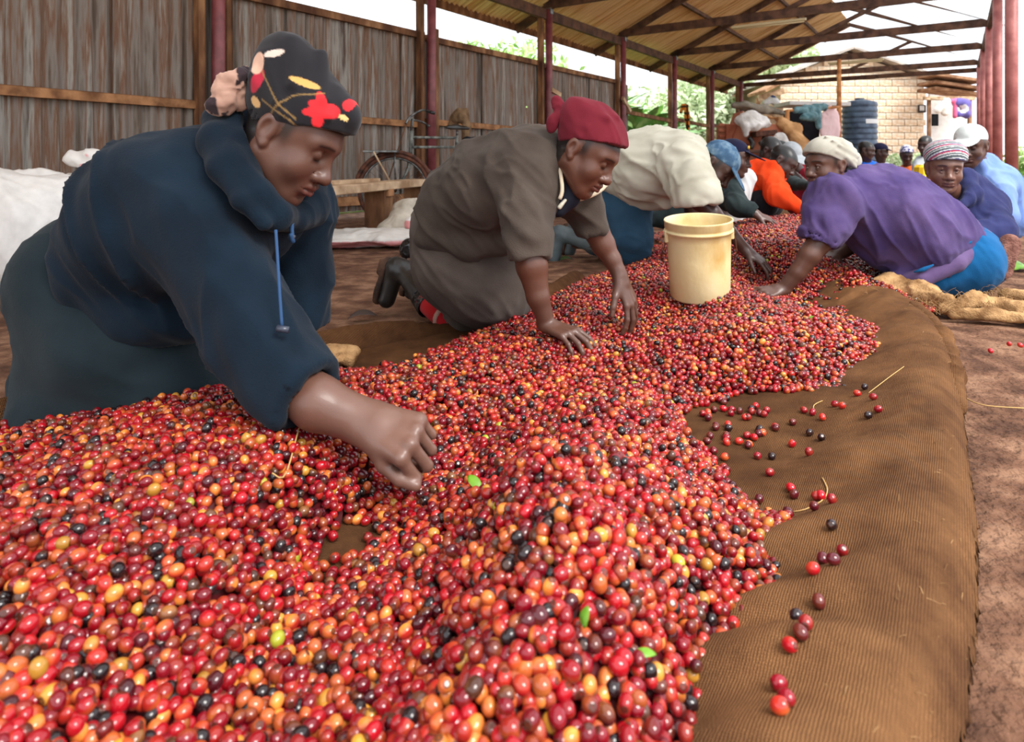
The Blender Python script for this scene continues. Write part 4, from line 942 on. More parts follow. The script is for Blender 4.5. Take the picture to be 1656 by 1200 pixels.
def cap(parent, hd, mat, name='cap', dz=.0, brim=.075, tilt=0.0, h=.004):
    K = hd.k; D = SDF(hd.c-.24*K, hd.c+.24*K, h); D.ell(hd.w(0, -.012, .046+dz), np.array((.082, .102, .082))*K, hd.R, .01)
    D.cut(hd.w(0, .07, .048+dz), hd.R@nz((0, .25, -1)), .004)
    B = SDF(hd.c-.24*K, hd.c+.24*K, h); r = Matrix.Rotation(-.25-tilt, 3, 'X'); Rb = hd.R@np.array(r)
    B.ell(hd.w(0, .085, .050+dz), np.array((.072, .045+brim, .0075))*K, Rb, .0); B.cut(hd.w(0, .075, .05+dz), hd.R@np.array((0, -1., 0)), .004); union(D, B, .008)
    D.ell(hd.w(0, -.012, .127+dz), np.array((.007, .007, .005))*K, hd.R, .003)
    return sdf_obj(name, D, mat, parent, 1, post=lambda V, F: wrinkle(V, F, .0012, 25, None, 1, 4))
def boot(parent, heel, toe, ankle, top, r=.045, rt=.058, name='boot', mat=None):
    """rubber boot: sole from heel to toe, shaft from the ankle to the top"""
    heel, toe, ankle, top = [np.array(q, float) for q in (heel, toe, ankle, top)]
    lo, hi = bounds([(heel, r), (toe, r), (ankle, r), (top, rt)], .05); D = SDF(lo, hi, .006)
    D.cone(heel+(ankle-heel)*.35, toe+(ankle-heel)*.25, r*.95, r*.85, .03).cone(heel+(ankle-heel)*.35, ankle, r, r*.98, .03).cone(ankle, top, r*.98, rt, .03)
    ax = nz(top-ankle); D.cut_ball(top, ax, .14); D.cone(top-ax*.05, top+ax*.1, rt*.86, rt*.86, .004, 's')
    o = sdf_obj(name, D, mat or M['black_rubber'], parent, 1, post=lambda V, F: wrinkle(V, F, .0015, 20, None, 1, 3))
    # sole: a slab along heel-toe, away from the ankle
    f = nz(toe-heel); dn = (heel-ankle); dn = nz(dn-f*dn.dot(f)); sd = np.cross(f, dn); c = (heel+toe)/2+dn*(r*.55); L = np.linalg.norm(toe-heel)/2+r*.75
    S_ = SDF(c-L-.05, c+L+.05, .006); R = np.stack([f, sd, dn], 1)
    S_.ell(c+f*L*.42, (L*.62, r*.98, .05), R, .01).ell(c-f*L*.5, (L*.52, r*.82, .05), R, .03); S_.cut(c+dn*.012, dn, .002); S_.cut(c-dn*.012, -dn, .002)
    S_.box(c-f*L*.55+dn*.016, (L*.34, r*.72, .012), R, .004, .004)
    sdf_obj('sole', S_, M['sole'], o, 1)
    return o
M['sole'] = noisy('muddy_sole', (52, 40, 34), (104, 76, 60), 14, .9, .5, 60, .2)

# ------------------------------------------------------------------ woman with the maroon headscarf
M['taupe'] = cloth_mat('taupe_knit', (66, 57, 51), (88, 78, 70)); M['taupe_skirt'] = cloth_mat('taupe_skirt', (80, 70, 64), (100, 90, 83))
M['maroon'] = cloth_mat('maroon_cotton', (94, 24, 36), (118, 38, 50), fuzz=.15); M['red_sock'] = cloth_mat('red_sock', (168, 24, 32), (190, 40, 46))
def woman2():
    p = thing('person', 'person in brown jumper and maroon headscarf kneeling with both hands in the cherries', 'person', px(770, 530, 2.3)*np.array((1, 1, 0)))
    hd = Head(px(946, 246, 1.93), (.72, -.42, -.56), (.50, -.15, .86), 1.0); neck = (px(893, 262, 2.02), .058)
    near = [C(853, 310, 1.93, 27), C(854, 395, 1.87, 26), C(860, 430, 1.865, 25), C(870, 480, 1.86, 18), C(884, 522, 1.87, 13.5)]
    far = [C(950, 320, 2.12, 22), C(965, 375, 2.12, 20), C(975, 395, 2.12, 19), C(990, 420, 2.11, 14), C(1002, 444, 2.10, 11.5)]
    W1, W2 = px(886, 527, 1.87), px(1003, 448, 2.10)
    body_mesh(p, hd, [dict(pts=near, hand=dict(W=W1, d=px(938, 545, 1.80)-W1, back=(.1, -.25, 1), thumb=(.3, 1, 0), curl=(.45, .45, .3), spread=.16, size=.92, wr=.021)),
                      dict(pts=far, hand=dict(W=W2, d=px(1022, 495, 2.09)-W2, back=(.75, -.55, .5), thumb=(-1, -.4, 0), curl=(.22, .35, .25), spread=.2, size=1.0, wr=.021, thumb_out=.8))],
              [[C(905, 255, 2.02, 24), C(860, 290, 2.05, 50), C(760, 340, 2.2, 50)], [C(740, 370, 2.2, 38), C(800, 470, 2.28, 24), C(700, 495, 2.5, 20)], [C(740, 370, 2.4, 38), C(810, 470, 2.38, 28), C(720, 480, 2.6, 20)]],
              (96, 60, 46), h_head=.003, hair=(24, 19, 18), neck=neck, lip=(104, 56, 52), hand_tint=(84, 58, 48))
    garment('skirt', p, M['taupe_skirt'], [[C(722, 365, 2.3, 56), C(748, 420, 2.28, 72), C(785, 462, 2.22, 66)], [C(740, 370, 2.42, 55), C(770, 430, 2.42, 65), C(815, 470, 2.34, 48)]], .0085, .09,
            extra=[[C(712, 490, 2.38, 14), C(742, 522, 2.3, 14), C(800, 512, 2.26, 18)]], floor=.004, fold=((.75, 0, -.6), .012, 6), seed=3)
    D1 = [C(742, 338, 2.22, 70), C(800, 300, 2.12, 76), C(858, 283, 2.04, 68)]; D2 = [C(742, 335, 2.36, 58), C(810, 295, 2.26, 62), C(880, 275, 2.16, 56)]
    SLn = [C(855, 296, 1.97, 48), C(852, 340, 1.91, 41), C(853, 385, 1.87, 34), C(856, 420, 1.86, 31)]; SLf = [C(930, 300, 2.12, 40), C(948, 335, 2.12, 31), C(959, 376, 2.12, 23)]
    garment('jumper', p, M['taupe'], [D1, D2, [D1[2], SLn[0]], [D2[2], SLf[0]], [C(890, 262, 2.06, 44), D1[2]]], .007, .07,
            sleeves=[dict(pts=SLn, roll=.05, bore=.82), dict(pts=SLf, roll=.03, bore=.84, ax=(.25, .05, -1))], opening=[(px(905, 252, 2.0), px(950, 320, 1.93), .050, .062)],
            extra=[[C(690, 385, 2.2, 22), C(760, 395, 2.12, 24), C(830, 392, 2.08, 22)]], fold=((.75, -.2, -.75), .013, 8), seed=21)
    # collar, zip, dark inner top
    m, b = base_mat('cream_collar', .8, .2); b.inputs['Base Color'].default_value = rgba(206, 190, 164)
    tube('collar', spline([px(902, 250, 1.94), px(908, 290, 1.90), px(909, 310, 1.89), px(905, 322, 1.89)], 10), .006, m, p)
    tube('collar', spline([px(936, 322, 1.99), px(955, 316, 2.0), px(970, 308, 2.03), px(980, 298, 2.07)], 10), .008, m, p)
    m, b = base_mat('dark_inner_top', .8, .2); b.inputs['Base Color'].default_value = rgba(28, 30, 42)
    D = SDF(px(916, 318, 1.95)-.12, px(916, 318, 1.95)+.12, .006); D.chain([C(905, 290, 1.98, 26), C(918, 318, 1.945, 20), C(903, 338, 1.935, 14)], .01); sdf_obj('inner_top', D, m, p)
    D = SDF(px(910, 330, 1.9)-.06, px(910, 330, 1.9)+.06, .003); D.chain([C(914, 324, 1.905, 3), C(908, 331, 1.90, 3.5), C(905, 335, 1.90, 4)], .002)
    m, b = base_mat('brass_zip_pull', .4, .5); b.inputs['Base Color'].default_value = rgba(196, 190, 170); sdf_obj('zip_pull', D, m, p)
    wrap(p, hd, M['maroon'], ells=[((0, -.035, .088), (.064, .078, .052), .05), ((.03, -.085, .085), (.040, .040, .040), .03)],
         cones=[((.045, -.085, .06), (.075, -.005, .07), .010, .006), ((.05, -.09, .085), (.06, .02, .12), .010, .007), ((.05, -.085, .045), (.080, -.01, .035), .008, .005), ((.02, -.09, .12), (.02, .03, .138), .010, .006)], edge=((0, .07, .068), (0, .56, -1)), wr=.0055)
    D = SDF(hd.w(.03, -.13, .05)-.11, hd.w(.03, -.13, .05)+.11, .004); Rk = lambda q: hd.R@np.array(Matrix.Rotation(q, 3, 'X')); D.ell(hd.w(.045, -.135, .070), (.010, .036, .020), Rk(-.5), .01).ell(hd.w(.050, -.118, .020), (.011, .020, .034), Rk(.3), .01).ell(hd.w(.04, -.108, .050), .019, None, .01)
    sdf_obj('knot', D, M['maroon'], p, 1, post=lambda V, F: wrinkle(V, F, .003, 30, None, 1, 2))
    # boots and sock
    boot(p, px(634, 430, 2.62), px(620, 482, 2.62), px(655, 440, 2.60), px(696, 496, 2.42), .040, .052)
    boot(p, px(668, 430, 2.85), px(660, 470, 2.85), px(690, 440, 2.83), px(735, 480, 2.65), .038, .050)
    tube('sock', [px(688, 486, 2.44), px(716, 512, 2.36), px(740, 528, 2.3)], .042, M['red_sock'], p, 18)
    m, b = base_mat('sock_band', .9, .1); b.inputs['Base Color'].default_value = rgba(186, 150, 136)
    tube('sock_band', [px(716, 512, 2.36), px(721, 516, 2.345)], .0435, m, p, 18)
woman2()

# ------------------------------------------------------------------ man in the khaki shirt and blue cap
M['khaki'] = cloth_mat('khaki_shirt', (172, 168, 150), (196, 192, 176), fuzz=.12, sheen=.05); M['jeans'] = cloth_mat('blue_trousers', (38, 66, 88), (54, 84, 106), fuzz=.15)
M['denim_cap'] = noisy('faded_blue_cap', (52, 78, 104), (112, 136, 152), 22, .85, .3, 300, .15, c3=(70, 98, 126)); M['grey_rubber'] = noisy('grey_rubber', (66, 78, 82), (92, 104, 106), 8, .45, .1, 40, .45)
def man3():
    p = thing('person', 'person in pale khaki shirt and faded blue cap bending over behind the bucket', 'person', px(1010, 425, 3.8)*np.array((1, 1, 0)))
    hd = Head(px(1158, 268, 3.32), (.50, -.45, -.75), (.70, -.25, .62), 1.02); neck = (px(1128, 258, 3.38), .058)
    near = [C(1116, 270, 3.26, 20), C(1132, 325, 3.22, 16), C(1152, 345, 3.2, 14), C(1180, 375, 3.18, 11), C(1207, 405, 3.17, 8.5)]
    far = [C(1110, 270, 3.6, 18), C(1120, 340, 3.62, 13), C(1130, 400, 3.6, 9)]
    W = px(1208, 406, 3.17)
    body_mesh(p, hd, [dict(pts=near, h=.005, hand=dict(W=W, d=px(1242, 430, 3.12)-W, back=(.35, -.35, .85), thumb=(.2, -.6, -.6), curl=(.3, .4, .3), spread=.14, size=1.0)), dict(pts=far, h=.008)],
              [[C(1120, 258, 3.45, 20), C(1050, 275, 3.6, 38), C(1008, 310, 3.75, 34)], [C(1005, 320, 3.7, 26), C(1024, 400, 3.74, 10), C(930, 395, 4.0, 8)], [C(1005, 320, 3.95, 26), C(1030, 400, 3.95, 16), C(940, 390, 4.2, 12)]],
              (70, 46, 38), h_head=.005, hair=(22, 18, 17), neck=neck)
    garment('trousers', p, M['jeans'], [[C(1000, 305, 3.78, 36), C(1006, 335, 3.72, 41), C(1018, 385, 3.68, 33), C(1022, 408, 3.68, 24)], [C(1005, 310, 3.98, 34), C(1015, 350, 3.98, 34), C(1024, 395, 3.98, 24)], [C(1020, 405, 3.70, 22), C(960, 398, 3.95, 17)]], .011, .06, floor=.004, fold=((.85, 0, -.35), .016, 7), seed=31)
    SL = [C(1104, 262, 3.34, 42), C(1116, 290, 3.24, 38), C(1128, 330, 3.2, 36)]
    garment('shirt', p, M['khaki'], [[C(1008, 282, 3.72, 48), C(1050, 268, 3.56, 58), C(1092, 258, 3.44, 46)], [C(1012, 280, 3.95, 44), C(1060, 262, 3.78, 50), C(1105, 252, 3.62, 40)], [C(1092, 258, 3.44, 44), SL[0]]], .010, .07,
            sleeves=[dict(pts=SL, roll=.03, bore=.86, ax=(.18, 0, -1))], extra=[[C(1035, 322, 3.62, 16), C(1075, 330, 3.5, 14)]], opening=[(px(1140, 262, 3.36), px(1170, 285, 3.3), .07, .08)], fold=((.9, -.2, -.35), .022, 6), seed=12)
    cap(p, hd, M['denim_cap'], brim=.062)
    boot(p, px(898, 375, 4.05), px(892, 418, 4.05), px(915, 380, 4.03), px(975, 400, 3.85), .045, .058, mat=M['grey_rubber'])
    boot(p, px(925, 368, 4.3), px(918, 405, 4.3), px(938, 372, 4.28), px(990, 392, 4.1), .045, .058, mat=M['grey_rubber'])
man3()

# ------------------------------------------------------------------ woman in the purple jumper
M['purple'] = cloth_mat('purple_jumper', (58, 46, 92), (92, 76, 118)); M['bluepants'] = cloth_mat('blue_leggings', (16, 76, 124), (24, 94, 146)); M['greyscarf'] = cloth_mat('grey_scarf', (150, 146, 134), (186, 182, 170), fuzz=.15)
def woman4():
    p = thing('person', 'person in purple jumper and grey headscarf leaning on one arm, looking back', 'person', px(1560, 478, 2.9)*np.array((1, 1, 0)))
    hd = Head(px(1338, 267, 2.95), (-.93, -.30, -.12), (-.12, -.02, 1), 1.0); neck = (px(1378, 292, 3.0), .060)
    near = [C(1356, 322, 2.95, 24), C(1326, 390, 2.85, 19), C(1310, 412, 2.84, 17), C(1290, 440, 2.85, 13), C(1268, 466, 2.87, 11)]
    far = [C(1390, 330, 3.2, 24), C(1385, 390, 3.2, 15), C(1362, 408, 3.2, 11)]
    W = px(1264, 468, 2.87); W2 = px(1358, 408, 3.2)
    body_mesh(p, hd, [dict(pts=near, h=.0045, hand=dict(W=W, d=px(1222, 477, 2.84)-W, back=(-.15, -.4, 1), thumb=(0, .8, .3), curl=(.42, .45, .3), spread=.15, size=1.0, wr=.024)),
                      dict(pts=far, h=.006, hand=dict(W=W2, d=(-1, -.1, -.35), back=(-.2, -.4, 1), thumb=(0, -1, 0), size=.95))],
              [[C(1385, 300, 3.02, 20), C(1430, 350, 3.05, 45), C(1540, 410, 3.02, 40)], [C(1545, 420, 3.0, 34), C(1500, 440, 3.3, 26), C(1440, 445, 3.5, 20)]],
              (92, 60, 48), h_head=.0035, eyes='open', hair=(22, 18, 17), neck=neck, hand_tint=(80, 56, 48))
    hd.eyes(p, (.62, .75, .02))
    garment('leggings', p, M['bluepants'], [[C(1500, 440, 2.92, 40), C(1560, 420, 2.92, 56)], [C(1560, 418, 3.1, 58), C(1500, 425, 3.2, 50), C(1440, 440, 3.45, 30)]], .009, .08, floor=.004, fold=((.5, 0, -.85), .006, 9), seed=7)
    SL = [C(1352, 322, 2.9, 42), C(1338, 355, 2.87, 35), C(1324, 392, 2.85, 30)]
    garment('jumper', p, M['purple'], [[C(1388, 318, 2.98, 48), C(1432, 345, 2.98, 74), C(1482, 378, 2.96, 74), C(1540, 395, 2.96, 52)], [C(1395, 318, 3.16, 42), C(1440, 345, 3.18, 62), C(1500, 380, 3.16, 62)], [C(1388, 318, 2.98, 46), SL[0]]], .009, .07,
            sleeves=[dict(pts=SL, bore=.86, ax=(-.35, 0, -1))], extra=[[C(1456, 448, 2.86, 17), C(1520, 428, 2.84, 18), C(1582, 392, 2.88, 18)]], k2=.02, opening=[(px(1368, 285, 2.98), px(1340, 300, 2.95), .058, .07)], fold=((.42, -.1, -.9), .020, 7), seed=13)
    wb = SDF(px(1415, 480, 2.8)-.1, px(1640, 350, 3.2)+.1, .008); wb.chain([C(1442, 458, 2.885, 14), C(1490, 450, 2.80, 15), C(1545, 425, 2.79, 15), C(1582, 394, 2.86, 14), C(1592, 382, 3.0, 12)], .01)
    sdf_obj('waistband', wb, cloth_mat('lavender_rib', (84, 66, 104), (104, 86, 124)), p, 2)
    for a, b_, r in ((C(1478, 440, 2.775, 4)[0], C(1510, 428, 2.755, 4)[0], .010), (C(1556, 398, 2.785, 4)[0], C(1578, 382, 2.81, 4)[0], .010)): tube('torn_gap', [a, (a+b_)/2+np.array((0, 0, -.004)), b_], [.003, r, .003], M['bluepants'], p, 8)
    wrap(p, hd, M['greyscarf'], ells=[((0, -.075, .035), (.060, .070, .062), .04), ((0, -.130, .005), (.046, .055, .046), .03)],
         cones=[((.0, -.15, -.02), (.02, -.195, -.045), .020, .016), ((-.062, -.10, .0), (-.083, .02, .062), .010, .004), ((-.060, -.11, .025), (-.081, .0, .088), .010, .004), ((-.05, -.11, .05), (-.068, .02, .112), .010, .004), ((-.03, -.11, .08), (-.04, .03, .132), .010, .004), ((-.064, -.09, -.02), (-.083, -.03, .03), .010, .004)], edge=((0, .07, .056), (0, .52, -1)))
woman4()
# ------------------------------------------------------------------ the people further back
M['navy2'] = cloth_mat('navy_fleece_jacket', (34, 38, 74), (52, 56, 98)); M['lightblue'] = cloth_mat('light_blue_jacket', (96, 124, 184), (126, 152, 208), fuzz=.1, sheen=.05)
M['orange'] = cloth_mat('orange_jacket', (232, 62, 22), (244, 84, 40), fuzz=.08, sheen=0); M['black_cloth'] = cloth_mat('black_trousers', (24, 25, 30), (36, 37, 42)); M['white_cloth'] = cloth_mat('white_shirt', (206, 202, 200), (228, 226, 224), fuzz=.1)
M['darkgreen'] = cloth_mat('dark_green_jacket', (34, 44, 46), (54, 64, 64), fuzz=.1); M['maroon2'] = cloth_mat('maroon_jacket', (112, 18, 32), (136, 28, 42)); M['navy_cap'] = cloth_mat('navy_cap', (24, 24, 46), (36, 36, 62)); M['white_cap'] = cloth_mat('white_cap', (186, 192, 190), (214, 218, 216), fuzz=.1)
M['teal'] = cloth_mat('teal_cloth', (74, 112, 120), (120, 152, 158)); M['grey_cloth'] = cloth_mat('grey_cloth', (150, 156, 160), (180, 186, 190)); M['bluecloth'] = cloth_mat('blue_shirt', (30, 90, 190), (50, 110, 210)); M['orange2'] = cloth_mat('orange_scarf', (206, 90, 44), (228, 120, 70))
def stripe_col(hd):
    def f(V):
        q = hd.loc(V); x, y, z = q.T; t = z-.9*y+.25*x; k = np.floor((t+.3)/.0052).astype(int) % 11
        pal = np.array([lin(c) for c in ((86, 94, 96), (198, 200, 198), (60, 66, 78), (104, 112, 110), (206, 202, 200), (150, 52, 74), (164, 60, 82), (70, 76, 120), (204, 204, 204), (90, 98, 100), (62, 66, 76))]); return pal[k]
    return f
def person(label, gx, gy, Y, hd, skin, tops, legs=(), hat=None, arms=(), eyes='down', hair=(22, 18, 17), core=None, h=.006, hh=.005, look=None, loc=None, opening=None, extra_parts=(), hg=.011):
    p = thing('person', label, 'person', px(gx, gy, Y)*np.array((1, 1, 0)))
    nb = tops[0]['neck'] if 'neck' in tops[0] else None
    body_mesh(p, hd, [dict(a, h=a.get('h', h)) for a in arms], core or [[(nb[0], .03), (np.array(a['pts'][0][0]), .025)] for a in arms if nb is not None], skin, h_head=hh, eyes=eyes, hair=hair, neck=nb)
    if eyes == 'open': hd.eyes(p, look or (0, 1, 0))
    for t in tops: garment(t['name'], p, M[t['mat']], t['chains'], t.get('h', hg), t.get('k', .06), sleeves=t.get('sleeves', ()), opening=t.get('opening'), floor=t.get('floor'), fold=t.get('fold', ((.3, 0, -1), .014, 7)), seed=t.get('seed', 3), extra=t.get('extra', ()))
    for t in legs: garment(t['name'], p, M[t['mat']], t['chains'], t.get('h', hg), .06, floor=.004, fold=((.6, 0, -.6), .010, 8), seed=5)
    return p
# woman with the striped headwrap
hd = Head(px(1527, 272, 3.32), (-.34, -.93, -.16), (0, -.12, 1), 1.02); Wn = px(1500, 392, 3.35)
p = person('person in navy fleece jacket and striped headwrap facing the camera', 1560, 440, 3.4, hd, (112, 76, 62),
    [dict(name='jacket', mat='navy2', neck=(px(1540, 318, 3.42), .06), h=.010, chains=[[C(1545, 338, 3.48, 50), C(1558, 400, 3.5, 56)], [C(1500, 335, 3.48, 32), C(1590, 335, 3.48, 34)], [C(1500, 338, 3.44, 30), C(1490, 390, 3.36, 24)], [C(1592, 340, 3.44, 30), C(1612, 372, 3.3, 24), C(1560, 396, 3.2, 19)]],
          opening=[(px(1532, 312, 3.36), px(1520, 330, 3.2), .066, .05)], extra=[[C(1563, 283, 3.42, 10), C(1572, 312, 3.34, 13), C(1556, 330, 3.28, 9)], [C(1563, 283, 3.42, 10), C(1583, 300, 3.46, 14)], [C(1505, 300, 3.42, 10), C(1502, 322, 3.36, 8)]], fold=((.2, 0, -1), .010, 9))],
    legs=[dict(name='trousers', mat='navy2', chains=[[C(1565, 410, 3.5, 46), C(1600, 430, 3.15, 26), C(1618, 420, 3.05, 16)], [C(1550, 410, 3.5, 40), C(1500, 430, 3.3, 24)]])], eyes='open', look=(.05, 1, .06), hh=.004, arms=[dict(pts=[C(1490, 385, 3.36, 14), C(1496, 400, 3.3, 11)], hand=dict(W=px(1497, 402, 3.3), d=(-.2, -.5, -.6), back=(-.3, -.8, .4), thumb=(1, 0, 0)))])
wrap(p, hd, M['print'], 'headwrap', ells=[((0, -.01, .075), (.088, .098, .064), .03), ((-.03, -.03, .07), (.07, .09, .06), .02)], edge=((0, .07, .052), (0, .30, -1)), col=stripe_col(hd), wr=.0025, fold=(1, .2, -.3))
m, b = base_mat('scarf_weave', .9, .1); b.inputs['Base Color'].default_value = rgba(150, 116, 116)
tube('scarf', spline([px(1500, 290, 3.28), px(1498, 305, 3.27), px(1508, 320, 3.25), px(1512, 345, 3.2)], 10), .014, m, p); tube('scarf', spline([px(1512, 312, 3.25), px(1522, 330, 3.21), px(1528, 352, 3.19)], 10), .012, m, p)
# her shoe sole, upright towards the camera
f0, f1 = px(1622, 442, 2.98), px(1632, 388, 3.0); Dn = SDF((f0+f1)/2-.2, (f0+f1)/2+.2, .006); fv = nz(f1-f0); sv = np.array((1., .1, 0)); R_ = np.stack([fv, nz(np.cross(fv, np.array((0, 1., 0)))), np.array((0, 1., 0))], 1)
Dn.ell(f0+(f1-f0)*.78, (.062, .048, .05), R_, .02).ell(f0+(f1-f0)*.16, (.056, .038, .05), R_, .05).cone(f0+(f1-f0)*.1, f0+(f1-f0)*.85, .030, .034, .02); Dn.cut(f0-np.array((0, .014, 0)), (0, -1, 0), .003); Dn.cut(f0+np.array((0, .03, 0)), (0, 1, 0))
m = noisy('brown_shoe_sole', (104, 66, 56), (146, 104, 92), 30, .9, .8, 130, .2); sdf_obj('shoe_sole', Dn, m, p)
# man in the light blue jacket and white cap
hd = Head(px(1570, 236, 3.95), (-.72, -.60, -.22), (-.15, -.1, 1), 1.05)
p = person('person in light blue jacket and white cap sitting behind the striped headwrap', 1610, 400, 4.0, hd, (84, 56, 46),
    [dict(name='jacket', mat='lightblue', neck=(px(1588, 276, 4.06), .05), chains=[[C(1602, 300, 4.05, 40), C(1612, 350, 4.05, 42)], [C(1575, 300, 4.05, 30), C(1618, 300, 4.0, 28)], [C(1615, 305, 3.9, 24), C(1622, 350, 3.8, 20)]], extra=[[C(1580, 268, 3.98, 12), C(1596, 262, 4.05, 12), C(1604, 280, 4.02, 12)]])],
    legs=[dict(name='trousers', mat='navy2', chains=[[C(1612, 360, 4.05, 34), C(1560, 375, 3.8, 24)]])], hh=.005)
cap(p, hd, M['white_cap'], brim=.05, h=.005)
# man in the dark cap beside the khaki shirt
hd = Head(px(1186, 256, 4.35), (.80, -.42, -.18), (.2, 0, 1), 1.03); W = px(1222, 347, 4.15)
p = person('person in navy cap and dark green jacket over white, behind the blue cap', 1180, 350, 4.4, hd, (88, 58, 48),
    [dict(name='shirt', mat='white_cloth', neck=(px(1180, 285, 4.45), .06), chains=[[C(1186, 305, 4.5, 30), C(1172, 340, 4.55, 34)], [C(1178, 290, 4.48, 22), C(1205, 288, 4.5, 16)]]),
     dict(name='jacket', mat='darkgreen', chains=[[C(1180, 308, 4.4, 20), C(1178, 325, 4.3, 18)]], sleeves=[dict(pts=[C(1180, 305, 4.36, 18), C(1192, 332, 4.2, 18), C(1222, 344, 4.15, 11)], bore=.8)])],
    legs=[dict(name='trousers', mat='darkgreen', chains=[[C(1165, 345, 4.55, 28), C(1080, 352, 4.7, 16), C(1040, 356, 4.75, 13)]])], arms=[dict(pts=[C(1200, 336, 4.18, 10), C(1222, 345, 4.15, 7)], hand=dict(W=W, d=(1, -.15, -.35), back=(.3, -.4, .9), thumb=(0, -1, 0)))])
cap(p, hd, M['navy_cap'], brim=.075, h=.005)
m, b = base_mat('yellow_badge', .6, .3); b.inputs['Base Color'].default_value = rgba(226, 178, 70); D = SDF(hd.w(.03, .085, .08)-.05, hd.w(.03, .085, .08)+.05, .004); D.ell(hd.w(.03, .082, .083), (.018, .008, .014), hd.R, .0); sdf_obj('badge', D, m, p)
# man in the orange jacket
hd = Head(px(1265, 262, 4.95), (.62, -.45, -.55), (.45, -.1, .85), 1.05); W = px(1292, 336, 4.72)
p = person('person in bright orange hooded jacket bending to the far heap', 1235, 345, 5.1, hd, (74, 52, 46),
    [dict(name='jacket', mat='orange', neck=(px(1252, 277, 5.0), .062), chains=[[C(1214, 308, 5.15, 28), C(1230, 290, 5.1, 30), C(1244, 285, 5.05, 26)], [C(1246, 285, 4.95, 20), C(1258, 315, 4.8, 17), C(1290, 335, 4.72, 10)]], extra=[[C(1226, 262, 5.05, 8), C(1252, 268, 4.92, 8), C(1262, 278, 4.9, 8)]], seed=8)],
    legs=[dict(name='trousers', mat='black_cloth', chains=[[C(1222, 320, 5.1, 22), C(1238, 330, 4.95, 20)], [C(1222, 320, 5.2, 24), C(1245, 330, 5.1, 20)]])], arms=[dict(pts=[C(1284, 332, 4.73, 7), C(1292, 336, 4.72, 6)], hand=dict(W=W, d=(.8, -.2, -.5), back=(.4, -.4, .8), thumb=(0, -1, 0)))])
# behind the orange jacket
hd = Head(px(1246, 244, 5.6), (.6, -.6, -.5), (.3, -.3, .9), 1.0)
person('person with short black hair behind the orange jacket', 1240, 330, 5.7, hd, (60, 42, 38), [dict(name='shirt', mat='grey_cloth', neck=(px(1238, 262, 5.65), .06), chains=[[C(1234, 282, 5.7, 24), C(1226, 320, 5.75, 26)]])])
hd = Head(px(1279, 252, 5.9), (.2, -.85, -.5), (.1, -.4, .9), 1.0)
p = person('person in maroon jacket and grey cap at the far heap', 1290, 330, 6.0, hd, (64, 46, 42), [dict(name='jacket', mat='maroon2', neck=(px(1290, 275, 5.95), .06), chains=[[C(1298, 290, 6.0, 24), C(1300, 325, 6.0, 28)], [C(1305, 290, 5.9, 15), C(1318, 318, 5.8, 12)]]),
    ]); cap(p, hd, M['grey_cloth'], h=.006)
hd = Head(px(1252, 275, 6.6), (.9, -.2, -.35), (.3, 0, 1), 1.0)
person('person reaching from the left with a dark green sleeve towards the maroon jacket', 1268, 320, 6.2, Head(px(1262, 246, 6.5), (.8, -.3, -.4), (.3, 0, 1), .95), (64, 46, 42), [dict(name='jacket', mat='darkgreen', neck=(px(1262, 262, 6.5), .06), chains=[[C(1258, 285, 6.4, 20), C(1250, 315, 6.4, 22)], [C(1266, 282, 5.6, 9), C(1285, 297, 5.4, 9), C(1310, 300, 5.2, 8)], [C(1258, 280, 6.3, 12), C(1266, 282, 5.6, 9)]])], arms=[dict(pts=[C(1308, 300, 5.21, 6), C(1318, 303, 5.15, 5)], hand=dict(W=px(1318, 303, 5.15), d=(1, -.2, -.3), back=(0, -.3, 1), thumb=(0, -1, 0)))])
# small figures in the yard
for (x, y, Y, mat_, lab, fw, hat) in ((1401, 243, 9.0, 'bluecloth', 'small distant person in blue shirt in front of the water tank', (.6, -.6, -.2), None), (1424, 245, 10.0, 'grey_cloth', 'small distant person wrapped in grey by the stone wall', (.7, -.6, -.2), 'navy_cap'),
                                      (1466, 250, 9.5, 'orange2', 'small distant person in orange with a patterned scarf', (-.3, -.8, -.4), 'white_cap'), (1496, 234, 9.0, 'grey_cloth', 'distant bareheaded person left of the striped headwrap', (-.8, -.5, -.2), None)):
    hd = Head(px(x, y, Y), fw, (0, 0, 1), 1.05)
    p = person(lab, x, 330, Y, hd, (70, 48, 42), [dict(name='shirt', mat=mat_, neck=(px(x+1, y+16, Y+.03), .06), h=.016, chains=[[C(x+1, y+32, Y+.08, 17), C(x+1, y+58, Y+.1, 19), C(x+1, max(262+630/Y-12, y+60), Y+.1, 20)], [C(x-12, y+30, Y+.05, 8), C(x-14, y+50, Y-.05, 7)], [C(x+14, y+30, Y+.05, 8), C(x+16, y+50, Y-.05, 7)]])], hh=.008)
    if hat == 'navy_cap': cap(p, hd, M['navy_cap'], brim=.02, h=.008)
    elif hat == 'white_cap':
        wrap(p, hd, M['print'], 'headscarf', h=.008, col=lambda V: np.where(vnoise(V*60, 2)[:, None] > .1, lin((70, 70, 130)), lin((206, 206, 216))))
